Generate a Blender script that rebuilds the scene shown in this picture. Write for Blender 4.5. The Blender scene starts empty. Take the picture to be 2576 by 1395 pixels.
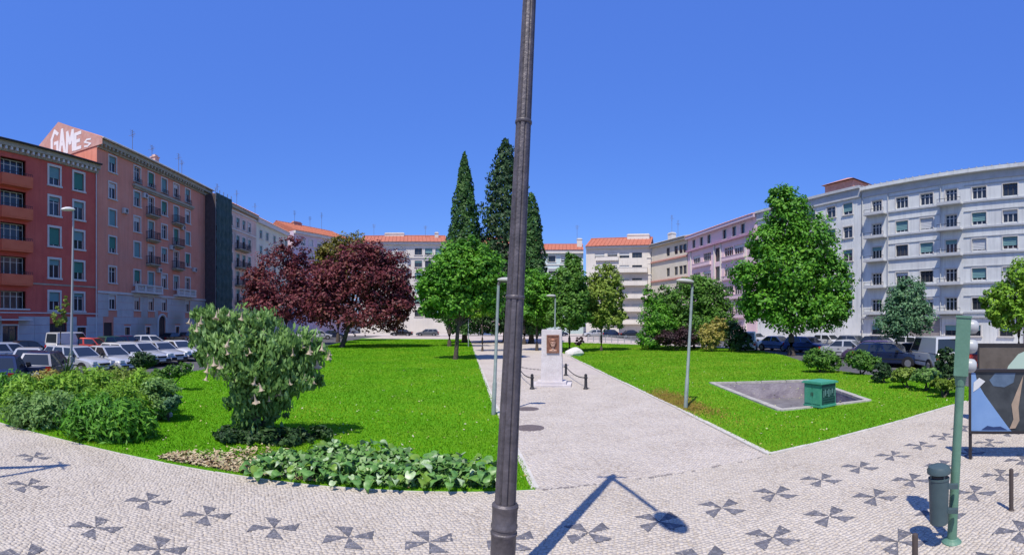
import bpy, math, random
import numpy as np
from mathutils import Vector, Matrix
from mathutils.geometry import tessellate_polygon

random.seed(7)
rng = np.random.default_rng(7)
SC = bpy.context.scene
COL = SC.collection
R = math.radians

# ------------------------------------------------------------------ camera
CAM_H = 2.6
FPX, HZ, CX, IW, IH = 1218.0, 811.0, 1287.5, 2575.0, 1395.0
cd = bpy.data.cameras.new('camera')
cd.type = 'PANO'
cd.panorama_type = 'CENTRAL_CYLINDRICAL'
cd.central_cylindrical_range_u_min = -CX / FPX
cd.central_cylindrical_range_u_max = CX / FPX
cd.central_cylindrical_range_v_min = -(IH - HZ) / FPX
cd.central_cylindrical_range_v_max = HZ / FPX
cd.central_cylindrical_radius = 1.0
cd.clip_start = 0.05
cd.clip_end = 3000
cam = bpy.data.objects.new('camera', cd)
cam.location = (0, 0, CAM_H)
cam.rotation_euler = (R(90), 0, 0)
COL.objects.link(cam)
SC.camera = cam

# ------------------------------------------------------------------ sky, sun, exposure
SUN_EL, SHADOW_AZ = 59.5, 25.0
w = bpy.data.worlds.new('World')
SC.world = w
w.use_nodes = True
nt = w.node_tree
nt.nodes.clear()
wo = nt.nodes.new('ShaderNodeOutputWorld')
bg = nt.nodes.new('ShaderNodeBackground')
sky = nt.nodes.new('ShaderNodeTexSky')
sky.sky_type = 'NISHITA'
sky.sun_disc = False
sky.sun_elevation = R(SUN_EL)
sky.sun_rotation = R(180 + SHADOW_AZ)
sky.air_density = 1.0
sky.dust_density = 0.3
sky.ozone_density = 5.0
hs = nt.nodes.new('ShaderNodeHueSaturation')
hs.inputs['Saturation'].default_value = 1.25
nt.links.new(sky.outputs[0], hs.inputs['Color'])
# deep blue air: the whole dome leans to one saturated blue
dome = nt.nodes.new('ShaderNodeMix'); dome.data_type = 'RGBA'
dome.inputs['Factor'].default_value = 0.6
dome.inputs['B'].default_value = (0.52, 1.0, 4.2, 1)
nt.links.new(hs.outputs[0], dome.inputs['A'])
nt.links.new(dome.outputs['Result'], bg.inputs[0])
bg.inputs[1].default_value = 0.125
nt.links.new(bg.outputs[0], wo.inputs[0])

sl = bpy.data.lights.new('sun', 'SUN')
sl.energy = 3.3
sl.angle = R(0.5)
sl.color = (1.0, 0.93, 0.82)
so = bpy.data.objects.new('sun', sl)
ld = Vector((math.sin(R(SHADOW_AZ)) * math.cos(R(SUN_EL)), math.cos(R(SHADOW_AZ)) * math.cos(R(SUN_EL)), -math.sin(R(SUN_EL))))
so.rotation_euler = ld.to_track_quat('-Z', 'Y').to_euler()
so.location = (-20, -40, 60)
COL.objects.link(so)
SC.view_settings.view_transform = 'Standard'
SC.view_settings.look = 'None'
SC.view_settings.exposure = 0.70
SC.view_settings.gamma = 1.0
SC.view_settings.use_curve_mapping = False

# ------------------------------------------------------------------ surveying helpers
def phi(px):
    return (px - CX) / FPX
def G(px, py, z=0.0):
    d = (CAM_H - z) * FPX / (py - HZ)
    return Vector((d * math.sin(phi(px)), d * math.cos(phi(px)), z))
def AT(px, d, z=0.0):
    return Vector((d * math.sin(phi(px)), d * math.cos(phi(px)), z))
def ZH(py, d):
    return CAM_H + d * (HZ - py) / FPX

# ------------------------------------------------------------------ materials
MATS = {}
def mat(name, col, rough=0.8, col2=None, scale=3.0, bump=0.0, bscale=None, metal=0.0, detail=4.0, spec=0.3, col3=None, scale3=0.3, f3=0.5, streak=0.0):
    if name in MATS: return MATS[name]
    m = bpy.data.materials.new(name); m.use_nodes = True
    n = m.node_tree.nodes; l = m.node_tree.links
    b = n['Principled BSDF']
    b.inputs['Base Color'].default_value = (*col, 1)
    b.inputs['Roughness'].default_value = rough
    b.inputs['Metallic'].default_value = metal
    b.inputs['Specular IOR Level'].default_value = spec
    tc = n.new('ShaderNodeTexCoord')
    if col2:
        t = n.new('ShaderNodeTexNoise'); t.inputs['Scale'].default_value = scale; t.inputs['Detail'].default_value = detail
        t.inputs['Roughness'].default_value = 0.65
        l.new(tc.outputs['Object'], t.inputs['Vector'])
        r = n.new('ShaderNodeValToRGB')
        r.color_ramp.elements[0].position = 0.33; r.color_ramp.elements[1].position = 0.67
        r.color_ramp.elements[0].color = (*col, 1); r.color_ramp.elements[1].color = (*col2, 1)
        l.new(t.outputs['Fac'], r.inputs['Fac'])
        out = r.outputs['Color']
        if col3:
            t3 = n.new('ShaderNodeTexNoise'); t3.inputs['Scale'].default_value = scale3; t3.inputs['Detail'].default_value = 5
            l.new(tc.outputs['Object'], t3.inputs['Vector'])
            mr = n.new('ShaderNodeMapRange'); mr.inputs['From Min'].default_value = 0.5; mr.inputs['From Max'].default_value = 0.68
            mr.inputs['To Max'].default_value = f3
            l.new(t3.outputs['Fac'], mr.inputs['Value'])
            mx = n.new('ShaderNodeMix'); mx.data_type = 'RGBA'
            l.new(mr.outputs['Result'], mx.inputs['Factor']); l.new(out, mx.inputs['A'])
            mx.inputs['B'].default_value = (*col3, 1)
            out = mx.outputs['Result']
        if streak:   # rain streaks and stains running down the render
            mp = n.new('ShaderNodeMapping'); mp.inputs['Scale'].default_value = (1.6, 1.6, 0.10)
            l.new(tc.outputs['Object'], mp.inputs['Vector'])
            ts = n.new('ShaderNodeTexNoise'); ts.inputs['Scale'].default_value = 1.4; ts.inputs['Detail'].default_value = 6; ts.inputs['Roughness'].default_value = 0.7
            l.new(mp.outputs['Vector'], ts.inputs['Vector'])
            ms = n.new('ShaderNodeMapRange'); ms.inputs['From Min'].default_value = 0.48; ms.inputs['From Max'].default_value = 0.72; ms.inputs['To Max'].default_value = streak
            l.new(ts.outputs['Fac'], ms.inputs['Value'])
            mx2 = n.new('ShaderNodeMix'); mx2.data_type = 'RGBA'
            l.new(ms.outputs['Result'], mx2.inputs['Factor']); l.new(out, mx2.inputs['A'])
            mx2.inputs['B'].default_value = (col[0] * .35, col[1] * .38, col[2] * .4, 1)
            out = mx2.outputs['Result']
        l.new(out, b.inputs['Base Color'])
    if bump:
        t2 = n.new('ShaderNodeTexNoise'); t2.inputs['Scale'].default_value = bscale or scale * 4; t2.inputs['Detail'].default_value = 5
        l.new(tc.outputs['Object'], t2.inputs['Vector'])
        bn = n.new('ShaderNodeBump'); bn.inputs['Strength'].default_value = bump; bn.inputs['Distance'].default_value = 0.03
        l.new(t2.outputs['Fac'], bn.inputs['Height']); l.new(bn.outputs['Normal'], b.inputs['Normal'])
    MATS[name] = m
    return m

def island_mat(name, cols, rough=0.7, noise=0.35, nscale=1.2, trans=0.0, spec=0.2, bump=0.0):
    """colour picked per loose piece (leaf, stone, blade) plus drifting noise"""
    if name in MATS: return MATS[name]
    m = bpy.data.materials.new(name); m.use_nodes = True
    n = m.node_tree.nodes; l = m.node_tree.links
    b = n['Principled BSDF']; b.inputs['Roughness'].default_value = rough
    b.inputs['Specular IOR Level'].default_value = spec
    g = n.new('ShaderNodeNewGeometry'); tc = n.new('ShaderNodeTexCoord')
    t = n.new('ShaderNodeTexNoise'); t.inputs['Scale'].default_value = nscale; t.inputs['Detail'].default_value = 3
    l.new(tc.outputs['Object'], t.inputs['Vector'])
    mr = n.new('ShaderNodeMapRange'); mr.inputs['From Min'].default_value = 0.3; mr.inputs['From Max'].default_value = 0.7
    l.new(t.outputs['Fac'], mr.inputs['Value'])
    mx = n.new('ShaderNodeMix'); mx.inputs['Factor'].default_value = noise
    l.new(g.outputs['Random Per Island'], mx.inputs['A']); l.new(mr.outputs['Result'], mx.inputs['B'])
    r = n.new('ShaderNodeValToRGB')
    while len(r.color_ramp.elements) < len(cols): r.color_ramp.elements.new(0.5)
    for i, c in enumerate(cols):
        r.color_ramp.elements[i].position = 0.08 + 0.84 * i / (len(cols) - 1)
        r.color_ramp.elements[i].color = (*c, 1)
    l.new(mx.outputs['Result'], r.inputs['Fac'])
    l.new(r.outputs['Color'], b.inputs['Base Color'])
    if bump:
        t2 = n.new('ShaderNodeTexNoise'); t2.inputs['Scale'].default_value = 60; t2.inputs['Detail'].default_value = 3
        l.new(tc.outputs['Object'], t2.inputs['Vector'])
        bn = n.new('ShaderNodeBump'); bn.inputs['Strength'].default_value = bump; bn.inputs['Distance'].default_value = 0.01
        l.new(t2.outputs['Fac'], bn.inputs['Height']); l.new(bn.outputs['Normal'], b.inputs['Normal'])
    if trans:
        tr = n.new('ShaderNodeBsdfTranslucent'); l.new(r.outputs['Color'], tr.inputs['Color'])
        ms = n.new('ShaderNodeMixShader'); ms.inputs[0].default_value = trans
        l.new(b.outputs[0], ms.inputs[1]); l.new(tr.outputs[0], ms.inputs[2])
        l.new(ms.outputs[0], n['Material Output'].inputs['Surface'])
    MATS[name] = m
    return m

# ------------------------------------------------------------------ mesh helpers
class MB:
    def __init__(s): s.v = []; s.f = []; s.m = []; s.mi = 0
    def add(s, vs, fs):
        o = len(s.v); s.v += [tuple(p) for p in vs]
        for f in fs: s.f.append(tuple(i + o for i in f)); s.m.append(s.mi)
    def box(s, x0, x1, y0, y1, z0, z1, rz=0.0):
        vs = [(x0, y0, z0), (x1, y0, z0), (x1, y1, z0), (x0, y1, z0), (x0, y0, z1), (x1, y0, z1), (x1, y1, z1), (x0, y1, z1)]
        if rz:
            c, q = math.cos(rz), math.sin(rz); vs = [(x * c - y * q, x * q + y * c, z) for x, y, z in vs]
        s.add(vs, [(0, 3, 2, 1), (4, 5, 6, 7), (0, 1, 5, 4), (1, 2, 6, 5), (2, 3, 7, 6), (3, 0, 4, 7)])
    def tube(s, pts, rad, n=8, cap=True):
        pts = [Vector(p) for p in pts]
        if not isinstance(rad, (list, tuple)): rad = [rad] * len(pts)
        vs = []; fs = []
        for i, p in enumerate(pts):
            d = (pts[min(i + 1, len(pts) - 1)] - pts[max(i - 1, 0)]).normalized()
            a = d.cross(Vector((0, 0, 1)))
            if a.length < 1e-3: a = Vector((1, 0, 0))
            a.normalize(); b = a.cross(d)
            for k in range(n):
                t = 2 * math.pi * k / n
                vs.append(p + (a * math.cos(t) + b * math.sin(t)) * rad[i])
        for i in range(len(pts) - 1):
            for k in range(n):
                k2 = (k + 1) % n
                fs.append((i * n + k, i * n + k2, (i + 1) * n + k2, (i + 1) * n + k))
        if cap:
            fs.append(tuple(range(n))); fs.append(tuple(range((len(pts) - 1) * n + n - 1, (len(pts) - 1) * n - 1, -1)))
        s.add(vs, fs)
    def lathe(s, prof, n=16, c=(0, 0, 0), sx=1, sy=1):
        vs = []; fs = []
        for r, z in prof:
            for k in range(n):
                t = 2 * math.pi * k / n
                vs.append((c[0] + r * math.cos(t) * sx, c[1] + r * math.sin(t) * sy, c[2] + z))
        for i in range(len(prof) - 1):
            for k in range(n):
                k2 = (k + 1) % n
                fs.append((i * n + k, i * n + k2, (i + 1) * n + k2, (i + 1) * n + k))
        fs.append(tuple(range(n - 1, -1, -1))); fs.append(tuple(range((len(prof) - 1) * n, len(prof) * n)))
        s.add(vs, fs)
    def prism(s, poly, z0, z1, holes=()):
        loops = [poly] + list(holes)
        flat = [p for lp in loops for p in lp]
        tris = tessellate_polygon([[Vector((p[0], p[1], 0)) for p in lp] for lp in loops])
        n = len(flat)
        vs = [(p[0], p[1], z1) for p in flat] + [(p[0], p[1], z0) for p in flat]
        fs = []
        for t in tris:
            a, b, c = (Vector(flat[i]) for i in t)
            ccw = (b - a).cross(c - a) > 0
            t = tuple(t) if ccw else tuple(reversed(t))
            fs.append(t); fs.append(tuple(i + n for i in reversed(t)))
        o = 0
        for lp in loops:
            k = len(lp)
            area = sum(lp[i][0] * lp[(i + 1) % k][1] - lp[(i + 1) % k][0] * lp[i][1] for i in range(k))
            for i in range(k):
                a, b = o + i, o + (i + 1) % k
                if (area > 0) == (lp is poly): fs.append((a, a + n, b + n, b))
                else: fs.append((a, b, b + n, a + n))
            o += k
        s.add(vs, fs)
    def mesh(s, name, m, smooth=False):
        me = bpy.data.meshes.new(name); me.from_pydata(s.v, [], s.f)
        for x in (m if isinstance(m, (list, tuple)) else [m]): me.materials.append(x)
        if isinstance(m, (list, tuple)): me.polygons.foreach_set('material_index', s.m)
        if smooth:
            me.polygons.foreach_set('use_smooth', [True] * len(me.polygons))
            me.set_sharp_from_angle(angle=R(40))
        me.update(); return me
    def build(s, name, m, parent=None, loc=(0, 0, 0), rz=0, smooth=False):
        return put(name, s.mesh(name, m, smooth), parent, loc, rz)

def put(name, me, parent=None, loc=(0, 0, 0), rz=0):
    o = bpy.data.objects.new(name, me); COL.objects.link(o)
    o.location = loc; o.rotation_euler = (0, 0, rz)
    if parent: o.parent = parent
    return o
def tag(o, label, cat, group=None):
    o['label'] = label; o['category'] = cat
    if group: o['group'] = group
    return o
def thing(name, label, cat, loc=(0, 0, 0), rz=0, group=None):
    o = bpy.data.objects.new(name, None); COL.objects.link(o)
    o.location = loc; o.rotation_euler = (0, 0, rz); o.empty_display_size = 0.2
    return tag(o, label, cat, group)
def struct(name, mb, m, parent=None):
    o = mb.build(name, m, parent)
    if not parent: o['kind'] = 'structure'
    return o
def copy_tree(o, parent=None):
    c = o.copy(); COL.objects.link(c)
    if parent: c.parent = parent
    for ch in o.children: copy_tree(ch, c)
    return c
def np_mesh(name, verts, faces, m, smooth=False):
    """verts (N,3); faces (M,k)"""
    me = bpy.data.meshes.new(name)
    k = faces.shape[1]
    me.vertices.add(len(verts)); me.vertices.foreach_set('co', verts.astype(np.float32).ravel())
    me.loops.add(faces.size); me.loops.foreach_set('vertex_index', faces.astype(np.int32).ravel())
    me.polygons.add(len(faces)); me.polygons.foreach_set('loop_start', np.arange(0, faces.size, k, dtype=np.int32))
    me.materials.append(m)
    if smooth: me.polygons.foreach_set('use_smooth', np.ones(len(faces), dtype=bool))
    me.update(calc_edges=True); me.validate()
    return me

# ------------------------------------------------------------------ setting: ground, road, pavement, lawns
U = Vector((0.9913, 0.1318)); V = Vector((-0.1318, 0.9913))      # along / across the pavement
M_asph = mat('asphalt', (0.075, 0.074, 0.08), 0.9, (0.11, 0.108, 0.112), 1.5, 0.3, 40)
M_mortar = mat('sand_joint', (0.41, 0.36, 0.30), 0.95, (0.485, 0.435, 0.365), 9, 0.4, 60)
M_path = mat('limestone_setts', (0.405, 0.355, 0.305), 0.85, (0.535, 0.48, 0.425), 7, 0.5, 28, col3=(0.37, 0.32, 0.295), scale3=0.6, f3=0.5)
M_plaza = mat('plaza_paving', (0.40, 0.34, 0.305), 0.9, (0.50, 0.44, 0.40), 0.8, 0.2, 20)
M_soil = mat('soil', (0.10, 0.075, 0.05), 0.95, (0.17, 0.13, 0.09), 6, 0.6, 30)
M_turf = mat('turf', (0.075, 0.25, 0.008), 0.95, (0.115, 0.31, 0.012), 9, 0.6, 120, col3=(0.17, 0.28, 0.02), scale3=0.35, f3=0.6, spec=0.05)
M_edge = mat('edging_stone', (0.44, 0.42, 0.37), 0.85, (0.56, 0.53, 0.48), 5, 0.3, 30)

pit = [(8.2, 18.9), (7.4, 12.0), (10.7, 11.75), (12.4, 17.6)]
big = 500.0
mb = MB(); mb.prism([(-big, -big), (big, -big), (big, big), (-big, big)], -0.30, -0.12, [pit])
struct('ground', mb, M_asph)

left_lawn = [(0.36, 7.50), (-0.62, 15.9), (-4.9, 58.4), (-6.6, 75.0), (-24, 75.0), (-21.5, 58), (-16.6, 30), (-14.2, 5.75)]
right_lawn = [(4.81, 8.17), (12.8, 9.4), (15.6, 9.8), (16.2, 21.4), (20.2, 32), (22.4, 42), (15, 54), (4.0, 66), (4.34, 39.9), (4.67, 23.2), (4.92, 13.96)]
pave = [(-40, -6), (40, -6), (40, 6.5), (26, 11.0), (15.6, 9.8), (12.8, 9.4), (4.81, 8.17), (0.36, 7.50), (-14.2, 5.75), (-40, 2.35)]
mb = MB(); mb.prism(pave, -0.2, 0.0); pavement = struct('pavement', mb, M_mortar)
path_poly = [(0.36, 7.50), (4.81, 8.17), (4.92, 13.96), (4.67, 23.2), (4.34, 39.9), (4.0, 66), (3.7, 75), (-6.6, 75), (-4.9, 58.4), (-0.62, 15.9)]
mb = MB(); mb.prism(path_poly, -0.2, 0.0); path = struct('path', mb, M_path)
mb = MB(); mb.prism([(-24, 75), (3.7, 75), (4.0, 66), (15, 54), (22.4, 42), (23.4, 44), (18, 60), (17, 92), (-25, 92)], -0.2, 0.0)
struct('plaza', mb, M_plaza)
mb = MB(); mb.prism(left_lawn, -0.2, 0.03); lawn_l = struct('lawn', mb, M_turf)
mb = MB(); mb.prism(right_lawn, -0.2, 0.03, [pit]); lawn_r = struct('lawn', mb, M_turf)
# pale pavements in front of the buildings
M_side = mat('far_pavement', (0.40, 0.36, 0.34), 0.9, (0.5, 0.46, 0.43), 1.2)
for poly in ([(-39.6, -8), (-36.2, -8), (-37.0, 34), (-40.3, 60), (-43.2, 92), (-46.6, 94), (-43.2, 60), (-40.2, 36.7), (-39.4, 20)],
             [(46.4, 26.3), (52, 4), (49.2, 4), (43.2, 26.3), (38.2, 47), (34.2, 70), (31.5, 100), (34.4, 100.8), (37.2, 70.4), (41.2, 47.1)],
             [(-43, 92.5), (31, 92.5 + 8), (34, 106), (17, 110.4), (-16, 117), (-36, 112.5), (-46, 95.5)]):
    mb = MB(); mb.prism(poly[::-1], -0.2, 0.0); struct('pavement', mb, M_side)

# edging stones, each a piece of its own
edge_me = {}
def edging(pts, parent, w_=0.13, h=0.045, step=1.0, side=0):
    for a, b in zip(pts[:-1], pts[1:]):
        a = Vector(a[:2]); b = Vector(b[:2]); L = (b - a).length; n = max(1, int(L / step)); d = (b - a) / L
        ln = L / n
        key = (round(ln, 2), w_)
        if key not in edge_me:
            m_ = MB(); e = 0.008
            m_.box(-ln / 2 + 0.01, ln / 2 - 0.01, -w_ / 2, w_ / 2, -0.1, h - e)
            m_.box(-ln / 2 + 0.016, ln / 2 - 0.016, -w_ / 2 + 0.008, w_ / 2 - 0.008, h - e, h)
            edge_me[key] = m_.mesh('edging_stone', M_edge)
        for i in range(n):
            p = a + d * (i + 0.5) * ln
            if p.length > 45: continue
            o = put('edging_stone', edge_me[key], parent, (p.x + random.uniform(-.006, .006), p.y + random.uniform(-.006, .006), random.uniform(-.006, .006)), math.atan2(d.y, d.x))
edging([(0.36, 7.50), (-0.62, 15.9), (-4.9, 58.4)], path)
edging([(4.81, 8.17), (4.92, 13.96), (4.67, 23.2), (4.34, 39.9)], path)
edging([(4.81, 8.17), (12.8, 9.4)], pavement, 0.09)
edging([(0.36, 7.50), (-14.2, 5.75)], pavement, 0.07, 0.02)
# worn seam of darker setts where the path meets the pavement
M_seam = mat('worn_sett', (0.13, 0.115, 0.105), 0.95, (0.30, 0.265, 0.24), 14, 0.4, 40)
m_ = MB(); m_.box(-.05, .05, -.035, .035, -.02, .013); seam = m_.mesh('seam_sett', M_seam)
a_, b_ = Vector((0.46, 7.50)), Vector((4.7, 8.12))
for i in range(38):
    if random.random() < .45: continue
    q = a_.lerp(b_, (i + .5) / 38); put('seam_sett', seam, path, (q.x, q.y + random.uniform(-.02, .02), 0), math.atan2(b_.y - a_.y, b_.x - a_.x) + random.uniform(-.15, .15))

# cobbles ------------------------------------------------------------
def inside(pts, poly):
    x, y = pts[:, 0], pts[:, 1]; c = np.zeros(len(pts), bool); n = len(poly)
    for i in range(n):
        x0, y0 = poly[i]; x1, y1 = poly[(i + 1) % n]
        k = ((y0 > y) != (y1 > y)) & (x < (x1 - x0) * (y - y0) / ((y1 - y0) + 1e-12) + x0)
        c ^= k
    return c
M_cob = island_mat('white_cobble', [(0.385, 0.335, 0.275), (0.46, 0.41, 0.345), (0.485, 0.435, 0.37), (0.525, 0.475, 0.41)], 0.75, 0.42, 0.9, bump=0.3)
M_basalt = island_mat('basalt_cobble', [(0.105, 0.105, 0.118), (0.14, 0.138, 0.152), (0.19, 0.186, 0.20)], 0.7, 0.2, 2.0, bump=0.3)
M_cobp = island_mat('path_cobble', [(0.385, 0.335, 0.285), (0.465, 0.415, 0.36), (0.495, 0.445, 0.39), (0.54, 0.49, 0.435)], 0.75, 0.42, 0.9, bump=0.3)
SP = 0.056
def stones_at(cen, ang, size, top):
    """numpy boxes with uneven tops and splayed sides"""
    n = len(cen)
    c, s_ = np.cos(ang), np.sin(ang)
    q = np.array([[-1, -1], [1, -1], [1, 1], [-1, 1]]) * 0.5
    vs = np.zeros((n, 8, 3))
    for k in range(4):
        jx = q[k, 0] * size * rng.uniform(0.90, 1.03, n); jy = q[k, 1] * size * rng.uniform(0.90, 1.03, n)
        vs[:, k, 0] = cen[:, 0] + jx * c - jy * s_; vs[:, k, 1] = cen[:, 1] + jx * s_ + jy * c
        vs[:, k, 2] = top + rng.normal(0, 0.0016, n)
        vs[:, k + 4, 0] = cen[:, 0] + (jx * c - jy * s_) * 1.12; vs[:, k + 4, 1] = cen[:, 1] + (jx * s_ + jy * c) * 1.12
        vs[:, k + 4, 2] = -0.01
    f = np.array([[0, 1, 2, 3], [0, 4, 5, 1], [1, 5, 6, 2], [2, 6, 7, 3], [3, 7, 4, 0]])
    fs = (f[None] + (np.arange(n) * 8)[:, None, None]).reshape(-1, 4)
    return vs.reshape(-1, 3), fs
def cobble_field(parent, poly, ang0, m, near_limit, n_single, origin=(0, 0), wave=0.0):
    g = np.arange(-380, 380) * SP
    a, b = np.meshgrid(g, g); a = a + (np.round(b / SP) % 2) * SP * 0.5
    a = a + wave * np.sin(b * 1.9); b = b + wave * 0.6 * np.sin(a * 1.3 + b * 0.4)
    ca, sa = math.cos(ang0), math.sin(ang0)
    p = np.stack([a * ca - b * sa, a * sa + b * ca], -1).reshape(-1, 2) + np.array(origin)
    p += rng.normal(0, 0.0065, p.shape)
    d = np.hypot(p[:, 0], p[:, 1]); az = np.abs(np.arctan2(p[:, 0], p[:, 1]))
    k = (d < near_limit) & (d > 4.6) & (az < 1.2)
    p = p[k]; p = p[inside(p, poly)]
    p = p[np.argsort(np.hypot(p[:, 0], p[:, 1]))]
    ang = ang0 + rng.normal(0, 0.22, len(p))
    if n_single:
        start = int(np.searchsorted(np.hypot(p[:, 0], p[:, 1]), 5.45))
        mes = []
        for i in range(8):
            v, f = stones_at(np.zeros((1, 2)), np.zeros(1), SP, 0.012)
            mes.append(np_mesh('cobblestone', v, f, m))
        for i in range(start, start + n_single):
            put('cobblestone', mes[i % 8], parent, (p[i, 0], p[i, 1], random.uniform(-.002, .002)), ang[i] + (i % 4) * math.pi / 2)
        keep = np.ones(len(p), bool); keep[start:start + n_single] = False
        p = p[keep]; ang = ang[keep]
    v, f = stones_at(p, ang, SP, 0.012 + rng.normal(0, 0.0015, len(p)))
    o = put('cobblestones', np_mesh('cobblestones', v, f, m), parent); o['kind'] = 'stuff'
A0 = math.atan2(U.y, U.x)
cobble_field(pavement, pave, A0, M_cob, 17, 300, wave=0.03)
cobble_field(path, path_poly, A0 + R(42), M_cobp, 24, 0, (1.5, 9), wave=0.05)

# dark pinwheels laid in basalt -------------------------------------
def clip(poly, tri):
    out = poly
    for i in range(3):
        a, b = tri[i], tri[(i + 1) % 3]; inp = out; out = []
        def sd(p): return (b[0] - a[0]) * (p[1] - a[1]) - (b[1] - a[1]) * (p[0] - a[0])
        for j in range(len(inp)):
            p, q = inp[j], inp[(j + 1) % len(inp)]; sp, sq = sd(p), sd(q)
            if sp >= 0: out.append(p)
            if (sp >= 0) != (sq >= 0):
                t = sp / (sp - sq); out.append((p[0] + (q[0] - p[0]) * t, p[1] + (q[1] - p[1]) * t))
        if not out: return []
    return out
def pinwheel_mesh():
    m_ = MB()
    a = 0.40
    for k in range(4):
        t = k * math.pi / 2
        c, s_ = math.cos(t), math.sin(t)
        tri = [(0.0, 0.0), (0.285, 0.005), (0.27, 0.235)]
        tri = [(x * c - y * s_, x * s_ + y * c) for x, y in tri]
        # joint-coloured bed, then the cut stones on it
        m_.mi = 1; m_.prism(tri, 0.0, 0.0135)
        m_.mi = 0
        st = 0.062
        for i in range(-8, 8):
            for j in range(-8, 8):
                x0, y0 = i * st + (j % 2) * st / 2, j * st; g = 0.004
                cell = [(x0 + g, y0 + g), (x0 + st - g, y0 + g), (x0 + st - g, y0 + st - g), (x0 + g, y0 + st - g)]
                pl = clip(cell, tri)
                if len(pl) >= 3:
                    ar = abs(sum(pl[q][0] * pl[(q + 1) % len(pl)][1] - pl[(q + 1) % len(pl)][0] * pl[q][1] for q in range(len(pl)))) / 2
                    if ar < 2e-4: continue
                    z = 0.0165 + random.uniform(-.001, .001); n = len(pl)
                    m_.add([(x, y, z) for x, y in pl] + [(x, y, 0.008) for x, y in pl],
                           [tuple(range(n))] + [(q, q + n, (q + 1) % n + n, (q + 1) % n) for q in range(n)])
    return m_.mesh('pinwheel_inlay', [M_basalt, mat('basalt_joint', (0.13, 0.125, 0.135), 0.95)])
pw = pinwheel_mesh()
S0 = Vector((0.367, 0.0488)) * CAM_H
P0 = Vector((-1.8431, 1.9732)) * CAM_H
T0 = V * (-0.44 * CAM_H)
for r_ in range(0, 4):
    for k in range(0, 22):
        p = P0 + S0 * k + T0 * r_
        if p.length > 20 or p.length < 4.4 or p.y < 0.5: continue
        put('pinwheel_inlay', pw, pavement, (p.x, p.y, 0), A0 + random.uniform(-.06, .06))
for p in (G(85, 1150), G(70, 1222)):
    put('pinwheel_inlay', pw, pavement, (p.x, p.y, 0), A0)
# ------------------------------------------------------------------ buildings
M_red = mat('red_render', (0.52, 0.10, 0.078), 0.9, (0.60, 0.135, 0.10), 0.5, 0.15, 8, streak=0.25, col3=(0.48, 0.085, 0.07), scale3=0.2)
M_orange = mat('orange_render', (0.62, 0.14, 0.07), 0.9, (0.67, 0.175, 0.09), 1.0)
M_pink = mat('pink_render', (0.66, 0.25, 0.165), 0.9, (0.74, 0.31, 0.215), 0.5, 0.15, 8, streak=0.3, col3=(0.56, 0.26, 0.195), scale3=0.25)
M_stone = mat('grey_plinth_stone', (0.44, 0.42, 0.41), 0.9, (0.55, 0.53, 0.50), 0.8, 0.3, 12, col3=(0.30, 0.28, 0.22), scale3=0.2, f3=0.7)
M_trim = mat('pale_stone_trim', (0.56, 0.53, 0.49), 0.85, (0.64, 0.61, 0.56), 2)
M_cornice = mat('weathered_cornice', (0.30, 0.27, 0.20), 0.9, (0.42, 0.38, 0.30), 1.5)
M_tile = mat('clay_roof_tiles', (0.36, 0.11, 0.065), 0.85, (0.47, 0.17, 0.105), 2.2, 0.6, 9, col3=(0.38, 0.16, 0.11), scale3=0.3)
M_tile2 = mat('faded_clay_roof_tiles', (0.46, 0.21, 0.155), 0.85, (0.56, 0.30, 0.24), 2.2, 0.6, 9)
M_greyroof = mat('grey_roof', (0.30, 0.30, 0.31), 0.85, (0.40, 0.40, 0.41), 1.0)
M_glass = mat('window_glass', (0.03, 0.036, 0.045), 0.08, spec=0.6)
M_frame = mat('white_window_frame', (0.62, 0.61, 0.58), 0.6)
M_dkframe = mat('dark_window_frame', (0.09, 0.085, 0.085), 0.6)
M_shut = mat('grey_green_shutter', (0.16, 0.30, 0.30), 0.7)
M_shutw = mat('white_roller_shutter', (0.55, 0.56, 0.55), 0.7)
M_shutg = mat('green_roller_shutter', (0.06, 0.21, 0.16), 0.7)
M_iron = mat('black_iron', (0.03, 0.03, 0.035), 0.55)
M_door = mat('dark_door', (0.05, 0.04, 0.04), 0.6)
M_white = mat('white_render', (0.62, 0.58, 0.52), 0.9, (0.70, 0.66, 0.60), 0.4, 0.1, 6, streak=0.2, col3=(0.5, 0.47, 0.43), scale3=0.2)
M_cream = mat('cream_render', (0.55, 0.50, 0.39), 0.9, (0.62, 0.57, 0.46), 0.4)
M_mint = mat('mint_render', (0.46, 0.56, 0.55), 0.9, (0.54, 0.63, 0.62), 0.4)
M_lav = mat('lavender_render', (0.52, 0.42, 0.50), 0.9, (0.60, 0.50, 0.57), 0.4)
M_rose = mat('rose_render', (0.70, 0.50, 0.52), 0.9, (0.76, 0.58, 0.59), 0.4)
M_palepink = mat('pale_pink_render', (0.66, 0.44, 0.36), 0.9, (0.75, 0.55, 0.46), 0.5, streak=0.3, col3=(0.36, 0.33, 0.28), scale3=0.15, f3=0.7)
M_greygreen = mat('grey_green_render', (0.56, 0.57, 0.44), 0.9, (0.65, 0.65, 0.53), 0.5)
M_grey = mat('pale_grey_render', (0.64, 0.65, 0.62), 0.9, (0.74, 0.75, 0.71), 0.45, 0.15, 10, streak=0.35, col3=(0.55, 0.55, 0.53), scale3=0.25, f3=0.6)
M_gband = mat('grey_band_render', (0.42, 0.43, 0.43), 0.9, (0.51, 0.52, 0.52), 0.8)
M_ground = mat('brown_ground_floor', (0.23, 0.20, 0.185), 0.9, (0.30, 0.27, 0.25), 0.8)

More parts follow.
